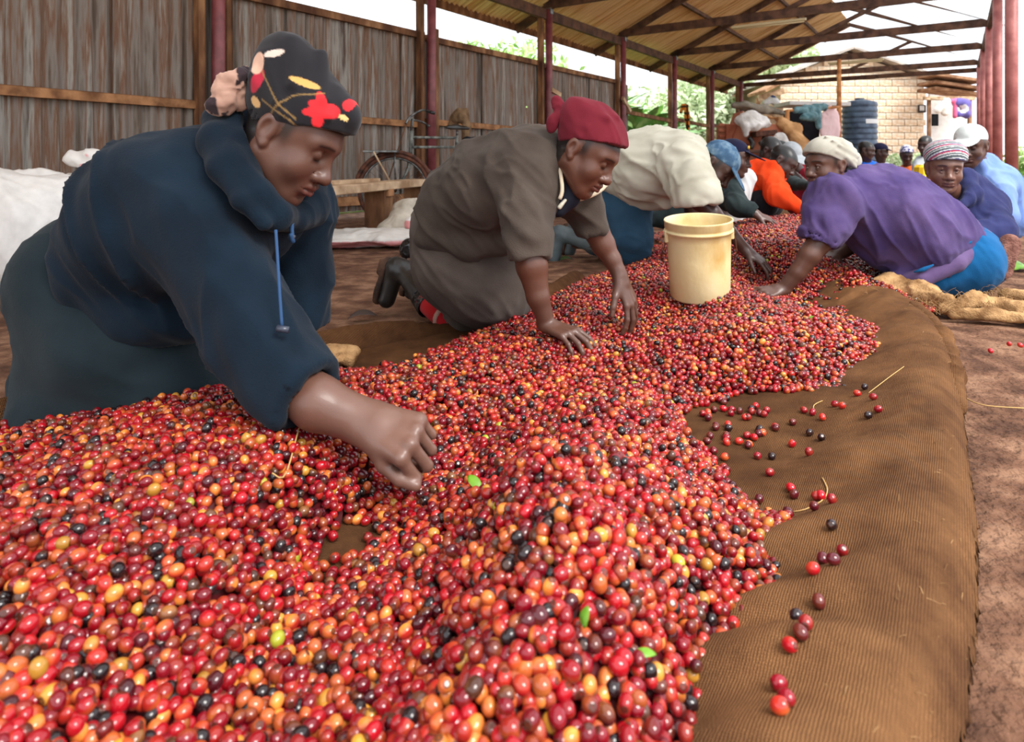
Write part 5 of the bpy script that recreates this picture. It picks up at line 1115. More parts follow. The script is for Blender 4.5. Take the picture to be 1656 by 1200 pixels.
# ------------------------------------------------------------------ bucket
M['cream'] = noisy('stained_cream_plastic', (196, 158, 92), (234, 216, 168), 7, .45, .12, 60, .4, c3=(226, 204, 150), lo=.25, hi=.6, stretch=(1, 1, .6))
def bucket():
    top = px(1129, 354, 2.425); bot = px(1132, 479, 2.455); ax = nz(top-bot); H = np.linalg.norm(top-bot); R = 52.5*2.47/FPX; rb = 47.5*2.42/FPX
    t = thing('bucket', 'cream plastic bucket with rust stains standing on the cherries', 'bucket', bot)
    rr = lambda q: rb+(R*.955-rb)*q/H
    prof = [(0.001, .004), (rb*.97, .0), (rb, .006), (rr(H*.5), H*.5), (rr(H*.74), H*.74), (rr(H*.745)*1.006, H*.75), (rr(H*.83)*1.006, H*.83), (rr(H*.84)*1.05, H*.84), (R*1.02, H*.855), (R*1.02, H*.87), (R*.985, H*.875), (R*.985, H*.90), (R*1.005, H*.91), (R*1.005, H*.975), (R*1.02, H*.985), (R*1.01, H), (R*.975, H), (R*.955, H*.985), (R*.95, H*.9), (rb*.96, .02), (0.001, .018)]
    lathe('shell', prof, M['cream'], t, 64, ax, bot)
    # bail ears and the wire handle hanging down
    sd = nz(np.cross(ax, (0, -1., 0))); sd = sd if sd[0] > 0 else -sd
    for q in (1, -1):
        e = bot+ax*H*.80+sd*q*R*.99; bm = bmesh.new(); box_bm(bm, e, (.007, .016, .022), (sd, np.cross(ax, sd), ax), .003); bm_obj('handle_ear', bm, M['cream'], t)
        tube('ear_pin', [e+sd*q*.004, e+sd*q*.014], .005, M['rust'], t)
    e0 = bot+ax*H*.80+sd*R*1.03; e1 = bot+ax*H*.80-sd*R*1.03; bk = np.array((0, 1., 0))
    tube('wire_handle', spline([e0, e0+sd*.012-ax*.04, e0+sd*.004-ax*.10+bk*.03, (e0+e1)/2+bk*(R+.06)-ax*.12, e1-sd*.004-ax*.10+bk*.03, e1-ax*.03, e1], 30), .0022, M['rust'], t)
bucket()

# ------------------------------------------------------------------ lumpy cloth and sack helper
def lump(name, label, cat, mat, chains, h=.015, k=.06, fold=((1, 0, -.3), .02, 6), seed=1, group=None, parent=None, floor=None, cuts=(), col=None, ells=()):
    allp = [p for c in chains for p in c]+[(np.array(e[0]), max(e[1])) for e in ells]; lo, hi = bounds(allp, .06); D = SDF(lo, hi, h)
    for c in chains: D.chain(c, k) if len(c) > 1 else D.ell(c[0][0], c[0][1], None, k)
    for e in ells: D.ell(e[0], e[1], e[2] if len(e) > 2 else None, k)
    for c in cuts: D.cut(*c)
    if floor is not None: D.cut((0, 0, floor), (0, 0, -1))
    def post(V, F): V = wrinkle(V, F, fold[1], fold[2], fold[0], .35, seed); return wrinkle(V, F, fold[1]*.4, fold[2]*2.7, fold[0], .5, seed+3)
    o = sdf_obj(name, D, mat, parent, 1, col, post)
    return tag(o, label, cat, group)
def sackcol(seed):
    def f(V): n = vnoise(V*5, seed)[:, None]; return np.where(n > .62, lin((226, 150, 150)), lin((226, 222, 216)))
    return f
M['sackprint'] = vcol_mat('printed_sack', .55, .3, .3, 60)
lump('plastic_sack', 'crumpled white plastic sack bulging behind the navy fleece at the left edge', 'sack', M['sackprint'], [[C(-20, 345, 3.2, 70), C(40, 370, 3.25, 78), C(80, 345, 3.3, 60)], [C(-30, 400, 3.2, 70), C(45, 410, 3.2, 62)]], .016, .04, ((.6, 0, -.7), .030, 5), 4, 'white plastic sacks', floor=.003, col=sackcol(3))
lump('plastic_sack', 'folded white sack mouth lying on top of the left sacks', 'sack', M['sackprint'], [[C(20, 305, 3.45, 26), C(70, 300, 3.5, 22), C(100, 318, 3.4, 30)]], .014, .03, ((.9, 0, -.3), .028, 6), 9, 'white plastic sacks', col=sackcol(5))
lump('plastic_sack', 'white sack top sticking up above the back of the navy fleece', 'sack', M['sackprint'], [[C(120, 258, 3.7, 14), C(150, 252, 3.7, 12), C(155, 300, 3.7, 26), C(130, 340, 3.7, 60)], [C(130, 340, 3.7, 60), C(130, 380, 3.7, 55)]], .014, .04, ((.9, 0, -.4), .022, 7), 2, 'white plastic sacks', floor=.003, col=sackcol(6))
lump('plastic_sack', 'flat white sack with a pink edge lying on the earth by the bench', 'sack', M['sackprint'], [], .014, .04, ((.8, .2, 0), .022, 7), 12, 'sacks by the bench', floor=.002, ells=[(px(560, 398, 4.75)*np.array((1, 1, 0))+np.array((0, 0, .045)), (.30, .28, .055)), (px(630, 396, 4.8)*np.array((1, 1, 0))+np.array((0, 0, .05)), (.26, .30, .06))],
     col=lambda V: np.where(((V[:, 1] < 4.60) & (V[:, 2] < .045))[:, None], lin((222, 150, 150)), lin((206, 200, 192))))
lump('plastic_sack', 'slumped tan dusty sack leaning by the bench leg', 'sack', M['plastic_tan'], [[C(645, 378, 5.0, 30), C(660, 350, 5.1, 26), C(690, 340, 5.2, 18)], [C(625, 384, 4.95, 20), C(650, 375, 5.0, 28)]], .012, .05, ((.6, 0, -.7), .020, 7), 22, 'sacks by the bench', floor=.09)
lump('plastic_sack', 'small white and pink sack end behind the brown skirt', 'sack', M['sackprint'], [[C(668, 362, 4.9, 14), C(675, 385, 4.85, 18), C(640, 390, 4.75, 10)]], .010, .03, ((.3, 0, -.9), .014, 9), 25, 'sacks by the bench', floor=.1, col=lambda V: np.where((V[:, 2] < .16)[:, None], lin((222, 150, 150)), lin((226, 222, 218))))
m, b = base_mat('black_bin_bag', .25, .6); b.inputs['Base Color'].default_value = rgba(20, 21, 24)
lump('plastic_bag', 'crumpled glossy black plastic bag on the earth', 'bag', m, [[C(664, 402, 4.1, 16), C(684, 398, 4.15, 15)], [C(660, 410, 4.1, 10), C(680, 412, 4.1, 10)]], .006, .02, ((.5, 0, .4), .014, 14), 5, floor=.001)

# ------------------------------------------------------------------ bench
def bench():
    a, b = px(470, 309, 4.05), px(684, 292, 6.35); a[2] = b[2] = .405; d = nz(b-a); s = np.array((-d[1], d[0], 0))
    t = thing('bench', 'low rough wooden bench of pale planks in front of the iron wall', 'bench', ((a+b)/2)*np.array((1, 1, 0)))
    bm = bmesh.new(); box_bm(bm, (a+b)/2, (np.linalg.norm(b-a)/2, .11, .032), (d, s, ZX), .005); bm_obj('seat_plank', bm, M['wood_pale'], t)
    bm = bmesh.new(); box_bm(bm, a+d*1.0+s*.08+np.array((0, 0, .045)), (.42, .05, .014), (d, s, ZX), .003); bm_obj('loose_plank', bm, M['wood_pale'], t)
    for q, w in ((1.32, .085), (2.15, .07)):
        c = a+d*q; bm = bmesh.new(); box_bm(bm, np.array((c[0], c[1], .187)), (w, .09, .187), (d, s, ZX), .006); bm_obj('leg', bm, M['wood'], t)
        bm = bmesh.new(); box_bm(bm, np.array((c[0], c[1], .35))-s*.10, (w*.7, .012, .03), (d, s, ZX), .003); bm_obj('cleat', bm, M['purlin'], t)
    bm = bmesh.new(); box_bm(bm, np.array(((a+d*1.32)[0], (a+d*1.32)[1], .025))-s*.02, (.16, .12, .024), (d, s, ZX), .004); bm_obj('foot_board', bm, M['wood'], t)
bench()

# ------------------------------------------------------------------ bicycle leaning at the iron wall
def bicycle():
    B = thing('bicycle', 'old rusty roadster bicycle leaning near the iron wall', 'bicycle', px(690, 350, 6.5)*np.array((1, 1, 0)))
    m, bb = base_mat('black_frame_paint', .45, .4); bb.inputs['Base Color'].default_value = rgba(62, 66, 64)
    dk = noisy('worn_frame_paint', (52, 56, 54), (128, 130, 122), 18, .5, .1, 60, .4)
    def wheel(c, d, tire=True):
        ax_ = nz(np.cross(d, ZX)); w = thing('wheel', None, None, c); w.parent = B; w.matrix_parent_inverse = Matrix.Translation(B.location).inverted()
        cir = lambda r, n: [c+r*(d*math.cos(2*math.pi*k/n)+ZX*math.sin(2*math.pi*k/n)) for k in range(n)]
        tube('tyre', cir(.325, 48), .019, M['rust'] if tire else M['black_rubber'], w, 8, True); tube('rim', cir(.300, 48), .010, M['steel'], w, 6, True)
        tube('hub', [c-ax_*.05, c+ax_*.05], .022, M['rust'], w, 10)
        for k in range(28):
            a = 2*math.pi*k/28; tube('spoke', [c+ax_*(.03 if k % 2 else -.03), c+.298*(d*math.cos(a+.25)+ZX*math.sin(a+.25))], .0017, M['steel'], w, 4)
        return c
    fw = nz(np.array((1, .22, 0))); c1 = wheel(px(638, 308, 6.15)+np.array((0, 0, .005)), fw); c1 = np.array(c1)
    hd0, hd1 = px(665, 212, 6.28), px(664, 250, 6.26); st = px(667, 192, 6.28)
    c2 = np.array((hd1[0], hd1[1], .335))+AX*1.02-AX*.05; wheel(c2, AX)
    t = lambda nm, pts, r, mt=dk, n=10: tube(nm, pts, r, mt, B, n)
    t('head_tube', [hd0, hd1], .019); t('stem', [hd0, st], .014, M['steel'])
    for q in (-1, 1):
        off = nz(np.cross(fw, ZX))*.045*q; t('fork_blade', spline([hd1, hd1+off-np.array((0, 0, .06)), c1+off+np.array((.09, 0, .12)), c1+off], 10), .012)
    st1, st0 = px(739, 219, 6.80), px(734, 262, 6.72); bb0 = np.array((st0[0], st0[1], .29))-AX*.02
    t('top_tube', [hd0-np.array((0, 0, .06)), px(738, 223, 6.80)], .014); t('top_tube', [px(665, 238, 6.27), px(736, 238, 6.78)], .014); t('down_tube', [hd1, bb0], .016); t('seat_tube', [st1, bb0], .014)
    for q in (-1, 1): t('stay', [st1-np.array((0, 0, .05)), c2+LX*.05*q], .008); t('chain_stay', [bb0, c2+LX*.05*q], .009)
    t('seat_post', [st1, st1+np.array((0, 0, .05))], .012, M['steel'])
    g = nz(np.cross(AX, ZX)); sa = st1+np.array((0, 0, .075)); D = SDF(sa-.22, sa+.22, .006); D.ell(sa+AX*.06, (.085, .10, .030), np.stack([AX, LX, ZX], 1), .02).cone(sa, sa-AX*.15, .045, .024, .03); D.cut(sa-np.array((0, 0, .012)), (0, 0, -1), .006)
    sdf_obj('saddle', D, M['black_rubber'], B, 1)
    t('handlebar', spline([px(656, 200, 6.05), px(663, 189, 6.1), px(683, 178, 6.2), px(699, 182, 6.15)], 14), .011, M['steel']); t('handlebar_grip', [px(691, 180, 6.18), px(702, 183, 6.13)], .016, M['black_rubber'])
    t('handlebar_arm', spline([px(667, 194, 6.28), px(678, 196, 6.5), px(688, 200, 6.6), px(694, 204, 6.55)], 10), .011, M['steel'])
    t('brake_rod', [px(660, 206, 6.2), px(658, 285, 6.18)], .004, M['steel']); t('brake_rod', [px(657, 200, 6.2), px(629, 288, 6.1)], .006, M['wood'])
    bm = bmesh.new(); box_bm(bm, px(618, 245, 6.12), (.16, .10, .010), (np.array((1., 0, 0)), np.array((0, 1., 0)), ZX), .003); bm_obj('front_rack', bm, M['steel'], B)
    t('rack_strut', [px(604, 245, 6.02), px(630, 292, 6.05)], .008, M['wood_pale']); t('rack_strut', [px(638, 246, 6.1), px(640, 300, 6.1)], .007, M['steel'])
    gp_ = [c1+.36*(fw*math.cos(a)+ZX*math.sin(a)) for a in np.linspace(.35, 2.9, 22)]; t('mudguard', gp_, [.020]*22, M['rust'], 8)
    rk = c2+np.array((0, 0, .40)); bm = bmesh.new(); box_bm(bm, rk, (.20, .07, .010), bev=.003); bm_obj('carrier', bm, M['steel'], B)
    for q in (-1, 1): t('carrier_strut', [rk+AX*.1+LX*.06*q, c2+LX*.06*q], .006, M['steel'])
    return rk
rk = bicycle()
lump('bundle', 'small dark bundle on the rear carrier of the bicycle', 'bundle', M['black_cloth'], [[(rk+np.array((0, 0, .075))-AX*.08, .06), (rk+np.array((0, 0, .08))+AX*.1, .065)]], .010, .03, ((1, 0, 0), .012, 12), 6)
bag = noisy('brown_gunny_cloth', (96, 74, 54), (142, 116, 88), 9, .95, .5, 90, .1)
lump('gunny_sack', 'brown gunny sack draped over the wall rail above the saddle', 'sack', bag, [[C(728, 205, 8.1, 5), C(742, 186, 8.05, 9), C(750, 184, 8.1, 8), C(755, 205, 7.98, 6), C(752, 232, 7.98, 6)], [C(736, 192, 8.05, 7), C(747, 192, 8.0, 8)]], .014, .03, ((.2, 0, -1), .025, 8), 3)
oc = vcol_mat('checked_orange_cloth', .9, .1)
lump('hanging_cloth', 'orange and black checked cloth hanging over the rail of the open bay', 'cloth', oc, [[C(1101, 182, 15.6, 2.6), C(1104, 171, 15.6, 3), C(1109, 172, 15.55, 3.5), C(1111, 190, 15.5, 3.4), C(1113, 207, 15.5, 3)]], .022, .04, ((0, 0, -1), .02, 5), 3, col=lambda V: np.where(((np.sin(V[:, 2]*40) > .35) | (np.sin(V[:, 0]*38) > .6))[:, None], lin((60, 36, 26)), lin((214, 126, 40))))

# ------------------------------------------------------------------ frayed burlap ends by the purple jumper, pale burlap corner, fibres
M['jute'] = noisy('pale_frayed_jute', (116, 84, 54), (186, 148, 104), 16, .95, .8, 160, .1, bdist=.006)
P_ = lambda x, y, h=.03: np.array(gp(x, y, h)+(h,))
lump('burlap_bundle', 'twisted bundle of frayed burlap in front of the blue leggings', 'burlap', M['jute'], [[(P_(1404, 478, .03), .035), (P_(1440, 466, .05), .055), (P_(1490, 478, .04), .05), (P_(1530, 492, .03), .035)], [(P_(1412, 490, .02), .022), (P_(1450, 478, .03), .04)]], .008, .04, ((1, -.2, .3), .018, 13), 4, floor=.002)
lump('burlap_bundle', 'long flattened rope of burlap running to the right edge', 'burlap', M['jute'], [[(P_(1530, 500, .02), .024), (P_(1575, 488, .05), .032), (P_(1620, 498, .03), .034), (P_(1700, 512, .03), .034)], [(P_(1540, 506, .02), .02), (P_(1600, 508, .02), .022), (P_(1700, 520, .02), .025)]], .008, .03, ((1, -.1, .1), .012, 14), 8, floor=.002)
lump('burlap_bundle', 'folded burlap lying behind the burlap rope at the right edge', 'burlap', M['jute'], [[(P_(1625, 478, .02), .03), (P_(1720, 485, .03), .04)]], .010, .03, ((1, 0, 0), .012, 12), 9, floor=.002)
lump('burlap_fold', 'loose upper fold of burlap along the far rolled edge of the mat', 'burlap', M['burlap'], [[(P_(1432, 488, .05), .02), (P_(1480, 500, .06), .026), (P_(1525, 545, .055), .022), (P_(1545, 610, .05), .020), (P_(1548, 660, .03), .018)]], .007, .03, ((.4, -.9, 0), .010, 14), 7, floor=.002)
lump('burlap_scrap', 'pale frayed corner of burlap behind the navy sleeve', 'burlap', M['jute'], [[(P_(500, 588, .03), .028), (P_(535, 574, .04), .030), (P_(565, 572, .035), .024), (P_(566, 585, .02), .018)], [(P_(480, 600, .03), .03), (P_(520, 590, .03), .03)]], .006, .02, ((1, .5, 0), .010, 18), 8, floor=.002)
def fibres():
    V = []; F = []; o = 0
    def add(pts, r):
        nonlocal o
        v, f = tube_np(pts, r, 3, False, False); V.extend(v); F.extend([tuple(q+o for q in t_) for t_ in f]); o += len(v)
    for _ in range(260):
        x = random.uniform(1402, 1650); y = 474+12*math.sin((x-1400)/55)+ (x-1400)*.08+random.uniform(-10, 14); p = P_(x, y, .05); d = np.array((random.uniform(-1, 1), random.uniform(-.6, .6), random.uniform(-.1, .8))); L = random.uniform(.02, .09)
        add(spline([p, p+d*L*.5+np.array((0, 0, .01)), p+d*L+np.array((random.uniform(-.02, .02), 0, -.01))], 6), .0007)
    for i in range(150):
        e = edge[random.randint(10, 150)]; q = e+np.array((random.uniform(-.10, .0), random.uniform(-.05, .05))); z = float(mat_h([q])[0]); p = np.array((q[0], q[1], z-.002)); d = np.array((random.uniform(-1, 1), random.uniform(-1, 1), random.uniform(.1, .6))); L = random.uniform(.006, .022)
        add([p, p+d*L*.6, p+d*L*np.array((1, 1, .6))], .0005)
    tag(obj('jute_fibres', poly_me('jute_fibres', V, F, M['jute'])), 'loose jute fibres sticking out of the frayed burlap', 'fibres', kind='stuff')
fibres()
st_m, b = base_mat('straw', .8, .2); b.inputs['Base Color'].default_value = rgba(186, 150, 96)
def on_mat(x, y, e=.002): X, Y = gp(x, y, .03); return np.array((X, Y, float(mat_h([(X, Y)])[0])+e))
for lab, pts in (('curved straw on the bare burlap beside the black cherry', [(1268, 812), (1300, 822), (1330, 815), (1338, 800), (1330, 782)]), ('short bent straw on the burlap under the far lobe of the heap', [(1318, 668), (1316, 656), (1330, 650)]), ('thin straw by the low loose cherries', [(1405, 655), (1440, 640), (1462, 626)])):
    tag(tube('straw', spline([on_mat(*q) for q in pts], 16), .0011, st_m, None, 5), lab, 'straw')
tag(tube('straw', spline([P_(x, y, .004) for x, y in ((1555, 640), (1590, 655), (1656, 660))], 10), .0016, st_m, None, 5), 'long straw on the bare earth right of the mat', 'straw')
def heap_pt(x, y, up_=.012):
    h = .1
    for _ in range(12): X, Y = gp(x, y, h+up_); h = max(float(heap_h([(X, Y)])[0]), 0)
    return np.array((X, Y, h+up_))
tag(tube('twig', spline([heap_pt(440, 765, .02), heap_pt(462, 772, .022), heap_pt(485, 765, .02), heap_pt(498, 752, .016)], 12), .0014, st_m, None, 5), 'pale curved twig on the cherries left of the fist', 'twig')
lf_m = noisy('fresh_green_leaf', (66, 112, 26), (112, 158, 44), 20, .4, .2, 60, .4)
def small_leaf(c, L, W, d, n, label, mat=None):
    d = nz(d); n = nz(np.array(n)-d*np.dot(n, d)); s = np.cross(d, n); V = []; F = []; m_ = 8
    for i in range(m_+1):
        t = i/m_; w = W*math.sin(math.pi*min(t*.92+.05, 1))**.8; p = np.array(c)+d*L*(t-.5)+n*(-.25*L*(t-.5)**2*2)
        V += [p-s*w+n*w*.35, p, p+s*w+n*w*.35]
    for i in range(m_): a = i*3; F += [(a, a+1, a+4, a+3), (a+1, a+2, a+5, a+4)]
    o = obj('leaf', poly_me('leaf', V, F, mat or lf_m)); md = o.modifiers.new('t', 'SOLIDIFY'); md.thickness = .0007
    return tag(o, label, 'leaf')
small_leaf(heap_pt(768, 780, .02),   .036, .008, (.6, -.5, -.35), (-.2, -.6, .8), 'bright green leaf piece near the fist on the cherries')
small_leaf(heap_pt(1042, 1056, .018),   .024, .0045, (1, .1, 0), (0, -.4, 1), 'green leaf bit low on the right flank of the heap')
small_leaf(heap_pt(946, 995, .018), .018, .005, (.2, .5, .6), (-.6, -.6, .4), 'tiny green sprig on the front ridge of the heap')
small_leaf(heap_pt(1315, 573, .012), .04, .007, (.8, -.6, 0), (0, -.3, 1), 'narrow green leaf on the far lobe of the heap')
dlm, b = base_mat('dry_dark_leaf', .5, .4); b.inputs['Base Color'].default_value = rgba(74, 62, 58)
small_leaf(P_(585, 508, .012), .11, .025, (1, .1, .1), (0, -.2, 1), 'dry dark leaf on the earth left of the red sock', dlm)
small_leaf(P_(916, 418, .012), .09, .025, (1, .2, 0), (0, -.2, 1), 'dark green leaf on the earth behind the brown jumper', noisy('dark_leaf', (40, 58, 30), (66, 86, 44), 20, .4, .2, 60, .4))
small_leaf(P_(1648, 430, .02), .14, .06, (1, .3, .1), (0, -.3, 1), 'big green leaf on the earth by the shoe sole')

# ------------------------------------------------------------------ beyond the shed: house of stone blocks, tank, clutter, plants
HY = 23.0
def house():
    hs = thing('house', 'pale stone block house with a gable beyond the far end', 'house', px(1378, 285, HY)*np.array((1, 1, 0)))
    bl = noisy('pale_stone_block', (232, 198, 160), (250, 238, 218), 3, .9, .4, 20, .1); mo, b = base_mat('mortar', .95, .1); b.inputs['Base Color'].default_value = rgba(226, 204, 178)
    x0, x1 = px(1262, 0, HY)[0], px(1497, 0, HY)[0]; ze = px(0, 126, HY)[2]; za = px(0, 84, HY)[2]; xm = px(1372, 0, HY)[0]
    X = np.array((1., 0, 0)); Yv = np.array((0, 1., 0))
    bm = bmesh.new(); vs = [(x0, 0), (x1, 0), (x1, ze), (xm, za), (x0, ze)]; f = bm.faces.new([bm.verts.new((x, HY+.10, z)) for x, z in vs]); r = bmesh.ops.extrude_face_region(bm, geom=[f]); bmesh.ops.translate(bm, verts=[v for v in r['geom'] if isinstance(v, bmesh.types.BMVert)], vec=(0, 5, 0)); bmesh.ops.recalc_face_normals(bm, faces=bm.faces); bm_obj('wall', bm, mo, hs)
    bw, bh = .44, .235; k = 0; zz = 0; row = 0
    proto = bmesh.new(); box_bm(proto, (0, 0, 0), (.5, .5, .5), (X, Yv, ZX)); pm = bpy.data.meshes.new('stone_block'); proto.to_mesh(pm); proto.free(); pm.materials.append(bl)
    while zz < za-.1:
        xa = x0-(bw/2 if row % 2 else 0)
        while xa < x1:
            a, b_ = max(xa+.012, x0), min(xa+bw-.012, x1); zc = zz+bh/2; lim = ze+(za-ze)*(1-abs(((a+b_)/2-xm)/((x1-x0)/2)))
            if b_-a > .08 and zz+bh < lim+.02 and zz > .5:
                o = bpy.data.objects.new('stone_block', pm); o.scale = (b_-a, .16+random.uniform(0, .04), bh-.024); o.location = ((a+b_)/2+random.uniform(-.006, .006), HY+.09, zc); COL.objects.link(o); o.parent = hs; o.matrix_parent_inverse = Matrix.Translation(hs.location).inverted(); k += 1
            xa += bw
        zz += bh; row += 1
    rf = noisy('grey_tin_roof', (150, 140, 132), (196, 188, 180), 3, .6, .2, 10, .3)
    for (xa, za_), (xb, zb_) in (((x0-.9, ze-.34), (xm, za+.04)), ((xm, za+.04), (x1+.5, ze-.14))):
        a = np.array((xa, HY+2.3, za_+.06)); b_ = np.array((xb, HY+2.3, zb_+.06)); d = nz(b_-a); bm = bmesh.new(); box_bm(bm, (a+b_)/2, (np.linalg.norm(b_-a)/2, 2.7, .04), (d, Yv, np.cross(d, Yv)*-1)); bm_obj('roof', bm, rf, hs)
    print('blocks', k)
    # door-side lean-to at the right
    dk, b = base_mat('dark_window', .5, .3); b.inputs['Base Color'].default_value = rgba(60, 50, 46)
    o = px(1497, 186, HY-.05); bm = bmesh.new(); box_bm(bm, px(1491, 176, HY-.06), (.12, .05, .14), (X, Yv, ZX), .01); bm_obj('meter_box', bm, dk, hs)
    bm = bmesh.new(); box_bm(bm, px(1491, 175, HY-.12), (.075, .02, .085), (X, Yv, ZX), .005); bm_obj('meter_face', bm, M['white_cloth'], hs)
house()
X1 = np.array((1., 0, 0)); Y1 = np.array((0, 1., 0))
def slab(name, label, cat, c, half, mat, ax=None, group=None, bev=.01, parent=None):
    bm = bmesh.new(); box_bm(bm, c, half, ax or (X1, Y1, ZX), bev); return tag(bm_obj(name, bm, mat, parent), label, cat, group)
def annex():
    t = thing('lean_to', 'brown lean-to shelter at the right end of the stone house', 'shelter', px(1535, 285, 22)*np.array((1, 1, 0)))
    brn = noisy('brown_boards', (120, 84, 62), (176, 138, 108), 4, .9, .3, 20, .1)
    for dz, y in ((0, 128), (.05, 140), (.1, 150)): slab('roof_board', None, None, px(1537, y, 22+dz*3), (.85, .5, .05), brn, (nz((1, 0, -.14)), Y1, nz((.14, 0, 1))), parent=t)
    slab('beam', None, None, px(1535, 159, 21.6), (.85, .05, .06), M['wood_pale'], parent=t); slab('back_wall', None, None, px(1538, 210, 23.2), (.80, .05, 1.6), M['white_cloth'], parent=t)
    for x in (1502, 1568): c = px(x, 220, 21.7); slab('post', None, None, np.array((c[0], c[1], 1.35)), (.05, .05, 1.35), brn, parent=t)
    slab('doorway', None, None, px(1512, 194, 21.9), (.10, .04, .2), M['black_cloth'], parent=t)
annex()
wc = vcol_mat('washing', .9, .1)
lump('hanging_shirt', 'purple shirt with a white print drying under the lean-to', 'shirt', wc, [[C(1548, 166, 21.3, 7), C(1562, 167, 21.3, 7), C(1562, 184, 21.3, 6), C(1550, 184, 21.3, 6)]], .04, .08, ((0, 0, 1), .04, 3), 2, col=lambda V: np.where((np.linalg.norm(V-px(1558, 176, 21.2), axis=1) < .14)[:, None], lin((236, 236, 240)), lin((112, 104, 176))))
lump('hanging_shirt', 'pink shirt drying left of the purple shirt', 'shirt', wc, [[C(1536, 163, 21.3, 4), C(1545, 163, 21.3, 4), C(1544, 188, 21.3, 4)]], .04, .06, ((0, 0, 1), .04, 3), 4, col=(224, 110, 150))
lump('hanging_shirt', 'white shirt drying beside the pink shirt', 'shirt', wc, [[C(1516, 178, 21.3, 5), C(1530, 165, 21.3, 6), C(1528, 182, 21.3, 6)]], .04, .06, ((0, 0, 1), .04, 3), 5, col=(238, 232, 226))
# water tank
def tank():
    c = px(1390, 0, 18.0); r = 26*18/FPX; zt = px(0, 166, 18)[2]; tm = noisy('blue_black_tank', (50, 66, 88), (82, 104, 130), 5, .4, .05, 30, .5)
    t = thing('water_tank', 'ribbed dark blue plastic water tank against the stone house', 'tank', (c[0], c[1], 0)); prof = [(.01, 0), (r, 0.0)]; z = .05
    while z < zt-.12: prof += [(r, z), (r, z+.055), (r*.965, z+.075), (r*.965, z+.12), (r, z+.14)]; z += .15
    prof += [(r, zt-.06), (r*.96, zt), (r*.5, zt+.06), (r*.28, zt+.07), (.01, zt+.07)]
    lathe('tank_wall', prof, tm, t, 40, ZX, (c[0], c[1], 0)); lathe('tank_lid', [(.01, zt+.13), (r*.27, zt+.12), (r*.29, zt+.05)], tm, t, 24, ZX, (c[0], c[1], 0))
    lm, b = base_mat('tank_label', .6, .2); b.inputs['Base Color'].default_value = rgba(232, 234, 236); V = []; F = []
    for i in range(13):
        a = -math.pi/2-.15+i*.1
        for zz in (px(0, 201, 18)[2], px(0, 194, 18)[2]): V.append((c[0]+(r+.004)*math.cos(a), c[1]+(r+.004)*math.sin(a), zz))
    F = [(2*i, 2*i+2, 2*i+3, 2*i+1) for i in range(12)]; obj('label_band', poly_me('label_band', V, F, lm), t)
tank()
def pole(x, Y, zt, r, mat, label, lean=0, zb=0):
    c = px(x, 262, Y); return tag(tube('wooden_pole', [(c[0], c[1], zb), (c[0]+lean*.5, c[1], zt*.5), (c[0]+lean, c[1], zt)], [r*1.2, r, r*.8], mat, None, 10), label, 'pole')
opole = noisy('orange_brown_pole', (150, 92, 50), (206, 146, 92), 5, .8, .3, 30, .2)
pole(1357, 15.5, px(0, 96, 15.5)[2], .055, opole, 'thin orange brown wooden pole in front of the stone house')
pole(1273, 14.5, px(0, 178, 14.5)[2], .06, opole, 'short reddish pole holding the washing rail')
tag(tube('rail', [px(1273, 179, 14.5), px(1357, 173, 15.4)], .03, opole, None, 8), 'washing rail between the two orange poles', 'rail')
lump('hanging_cloth', 'teal trousers hanging over the washing rail', 'cloth', M['teal'], [[C(1288, 178, 14.6, 5), C(1310, 176, 14.8, 6), C(1332, 173, 15.0, 6)], [C(1300, 190, 14.6, 6), C(1315, 188, 14.7, 7)], [C(1322, 180, 14.8, 5), C(1324, 205, 14.8, 4)]], .025, .06, ((.3, 0, -1), .05, 4), 5)
m, b = base_mat('pink_blanket', .9, .1); b.inputs['Base Color'].default_value = rgba(238, 206, 208)
lump('hanging_blanket', 'pale pink blanket hanging from the washing rail', 'blanket', m, [], .03, .05, ((0, 0, -1), .03, 4), 6, ells=[(px(1342, 205, 15.35), (.24, .05, .52))])
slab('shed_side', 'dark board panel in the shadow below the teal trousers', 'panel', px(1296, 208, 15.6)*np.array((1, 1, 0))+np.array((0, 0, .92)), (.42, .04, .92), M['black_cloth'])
slab('awning', 'long pale sunlit awning sheet above the washing rail', 'awning', px(1312, 170, 17.0), (.78, .5, .05), M['white_cloth'], (nz((1, 0, -.02)), Y1, ZX))
tm = noisy('grey_tarpaulin', (96, 90, 80), (140, 132, 118), 4, .9, .3, 20, .1)
lump('tarpaulin', 'grey rolled tarpaulin lying on the clutter below the far corner', 'tarpaulin', tm, [[C(1186, 172, 13.0, 4), C(1205, 170, 13.0, 7), C(1235, 176, 13.2, 7), C(1268, 184, 13.5, 3)]], .03, .05, ((1, 0, -.2), .04, 4), 3)
lump('plastic_sack', 'white sack thrown over the red wooden machine', 'sack', M['plastic_white'], [[C(1196, 196, 12.0, 6), C(1212, 190, 12.0, 10), C(1236, 197, 12.0, 7)], [C(1205, 200, 11.9, 8), C(1206, 218, 11.9, 4)], [C(1215, 202, 11.9, 9), C(1240, 200, 12, 5)]], .025, .06, ((.7, 0, -.5), .05, 4), 6)
bm_ = noisy('brown_hide_tarp', (150, 104, 62), (216, 168, 118), 3, .85, .3, 15, .15)
lump('tarpaulin', 'golden brown tarpaulin sloping down behind the grey headscarf', 'tarpaulin', bm_, [[C(1240, 188, 12.6, 4), C(1265, 195, 12.4, 6), C(1290, 210, 12.2, 7), C(1300, 232, 12.0, 7), C(1296, 258, 11.8, 6)], [C(1262, 200, 12.3, 7), C(1285, 222, 12.1, 8), C(1290, 255, 12, 8)]], .03, .08, ((.6, 0, -.8), .06, 3), 7)
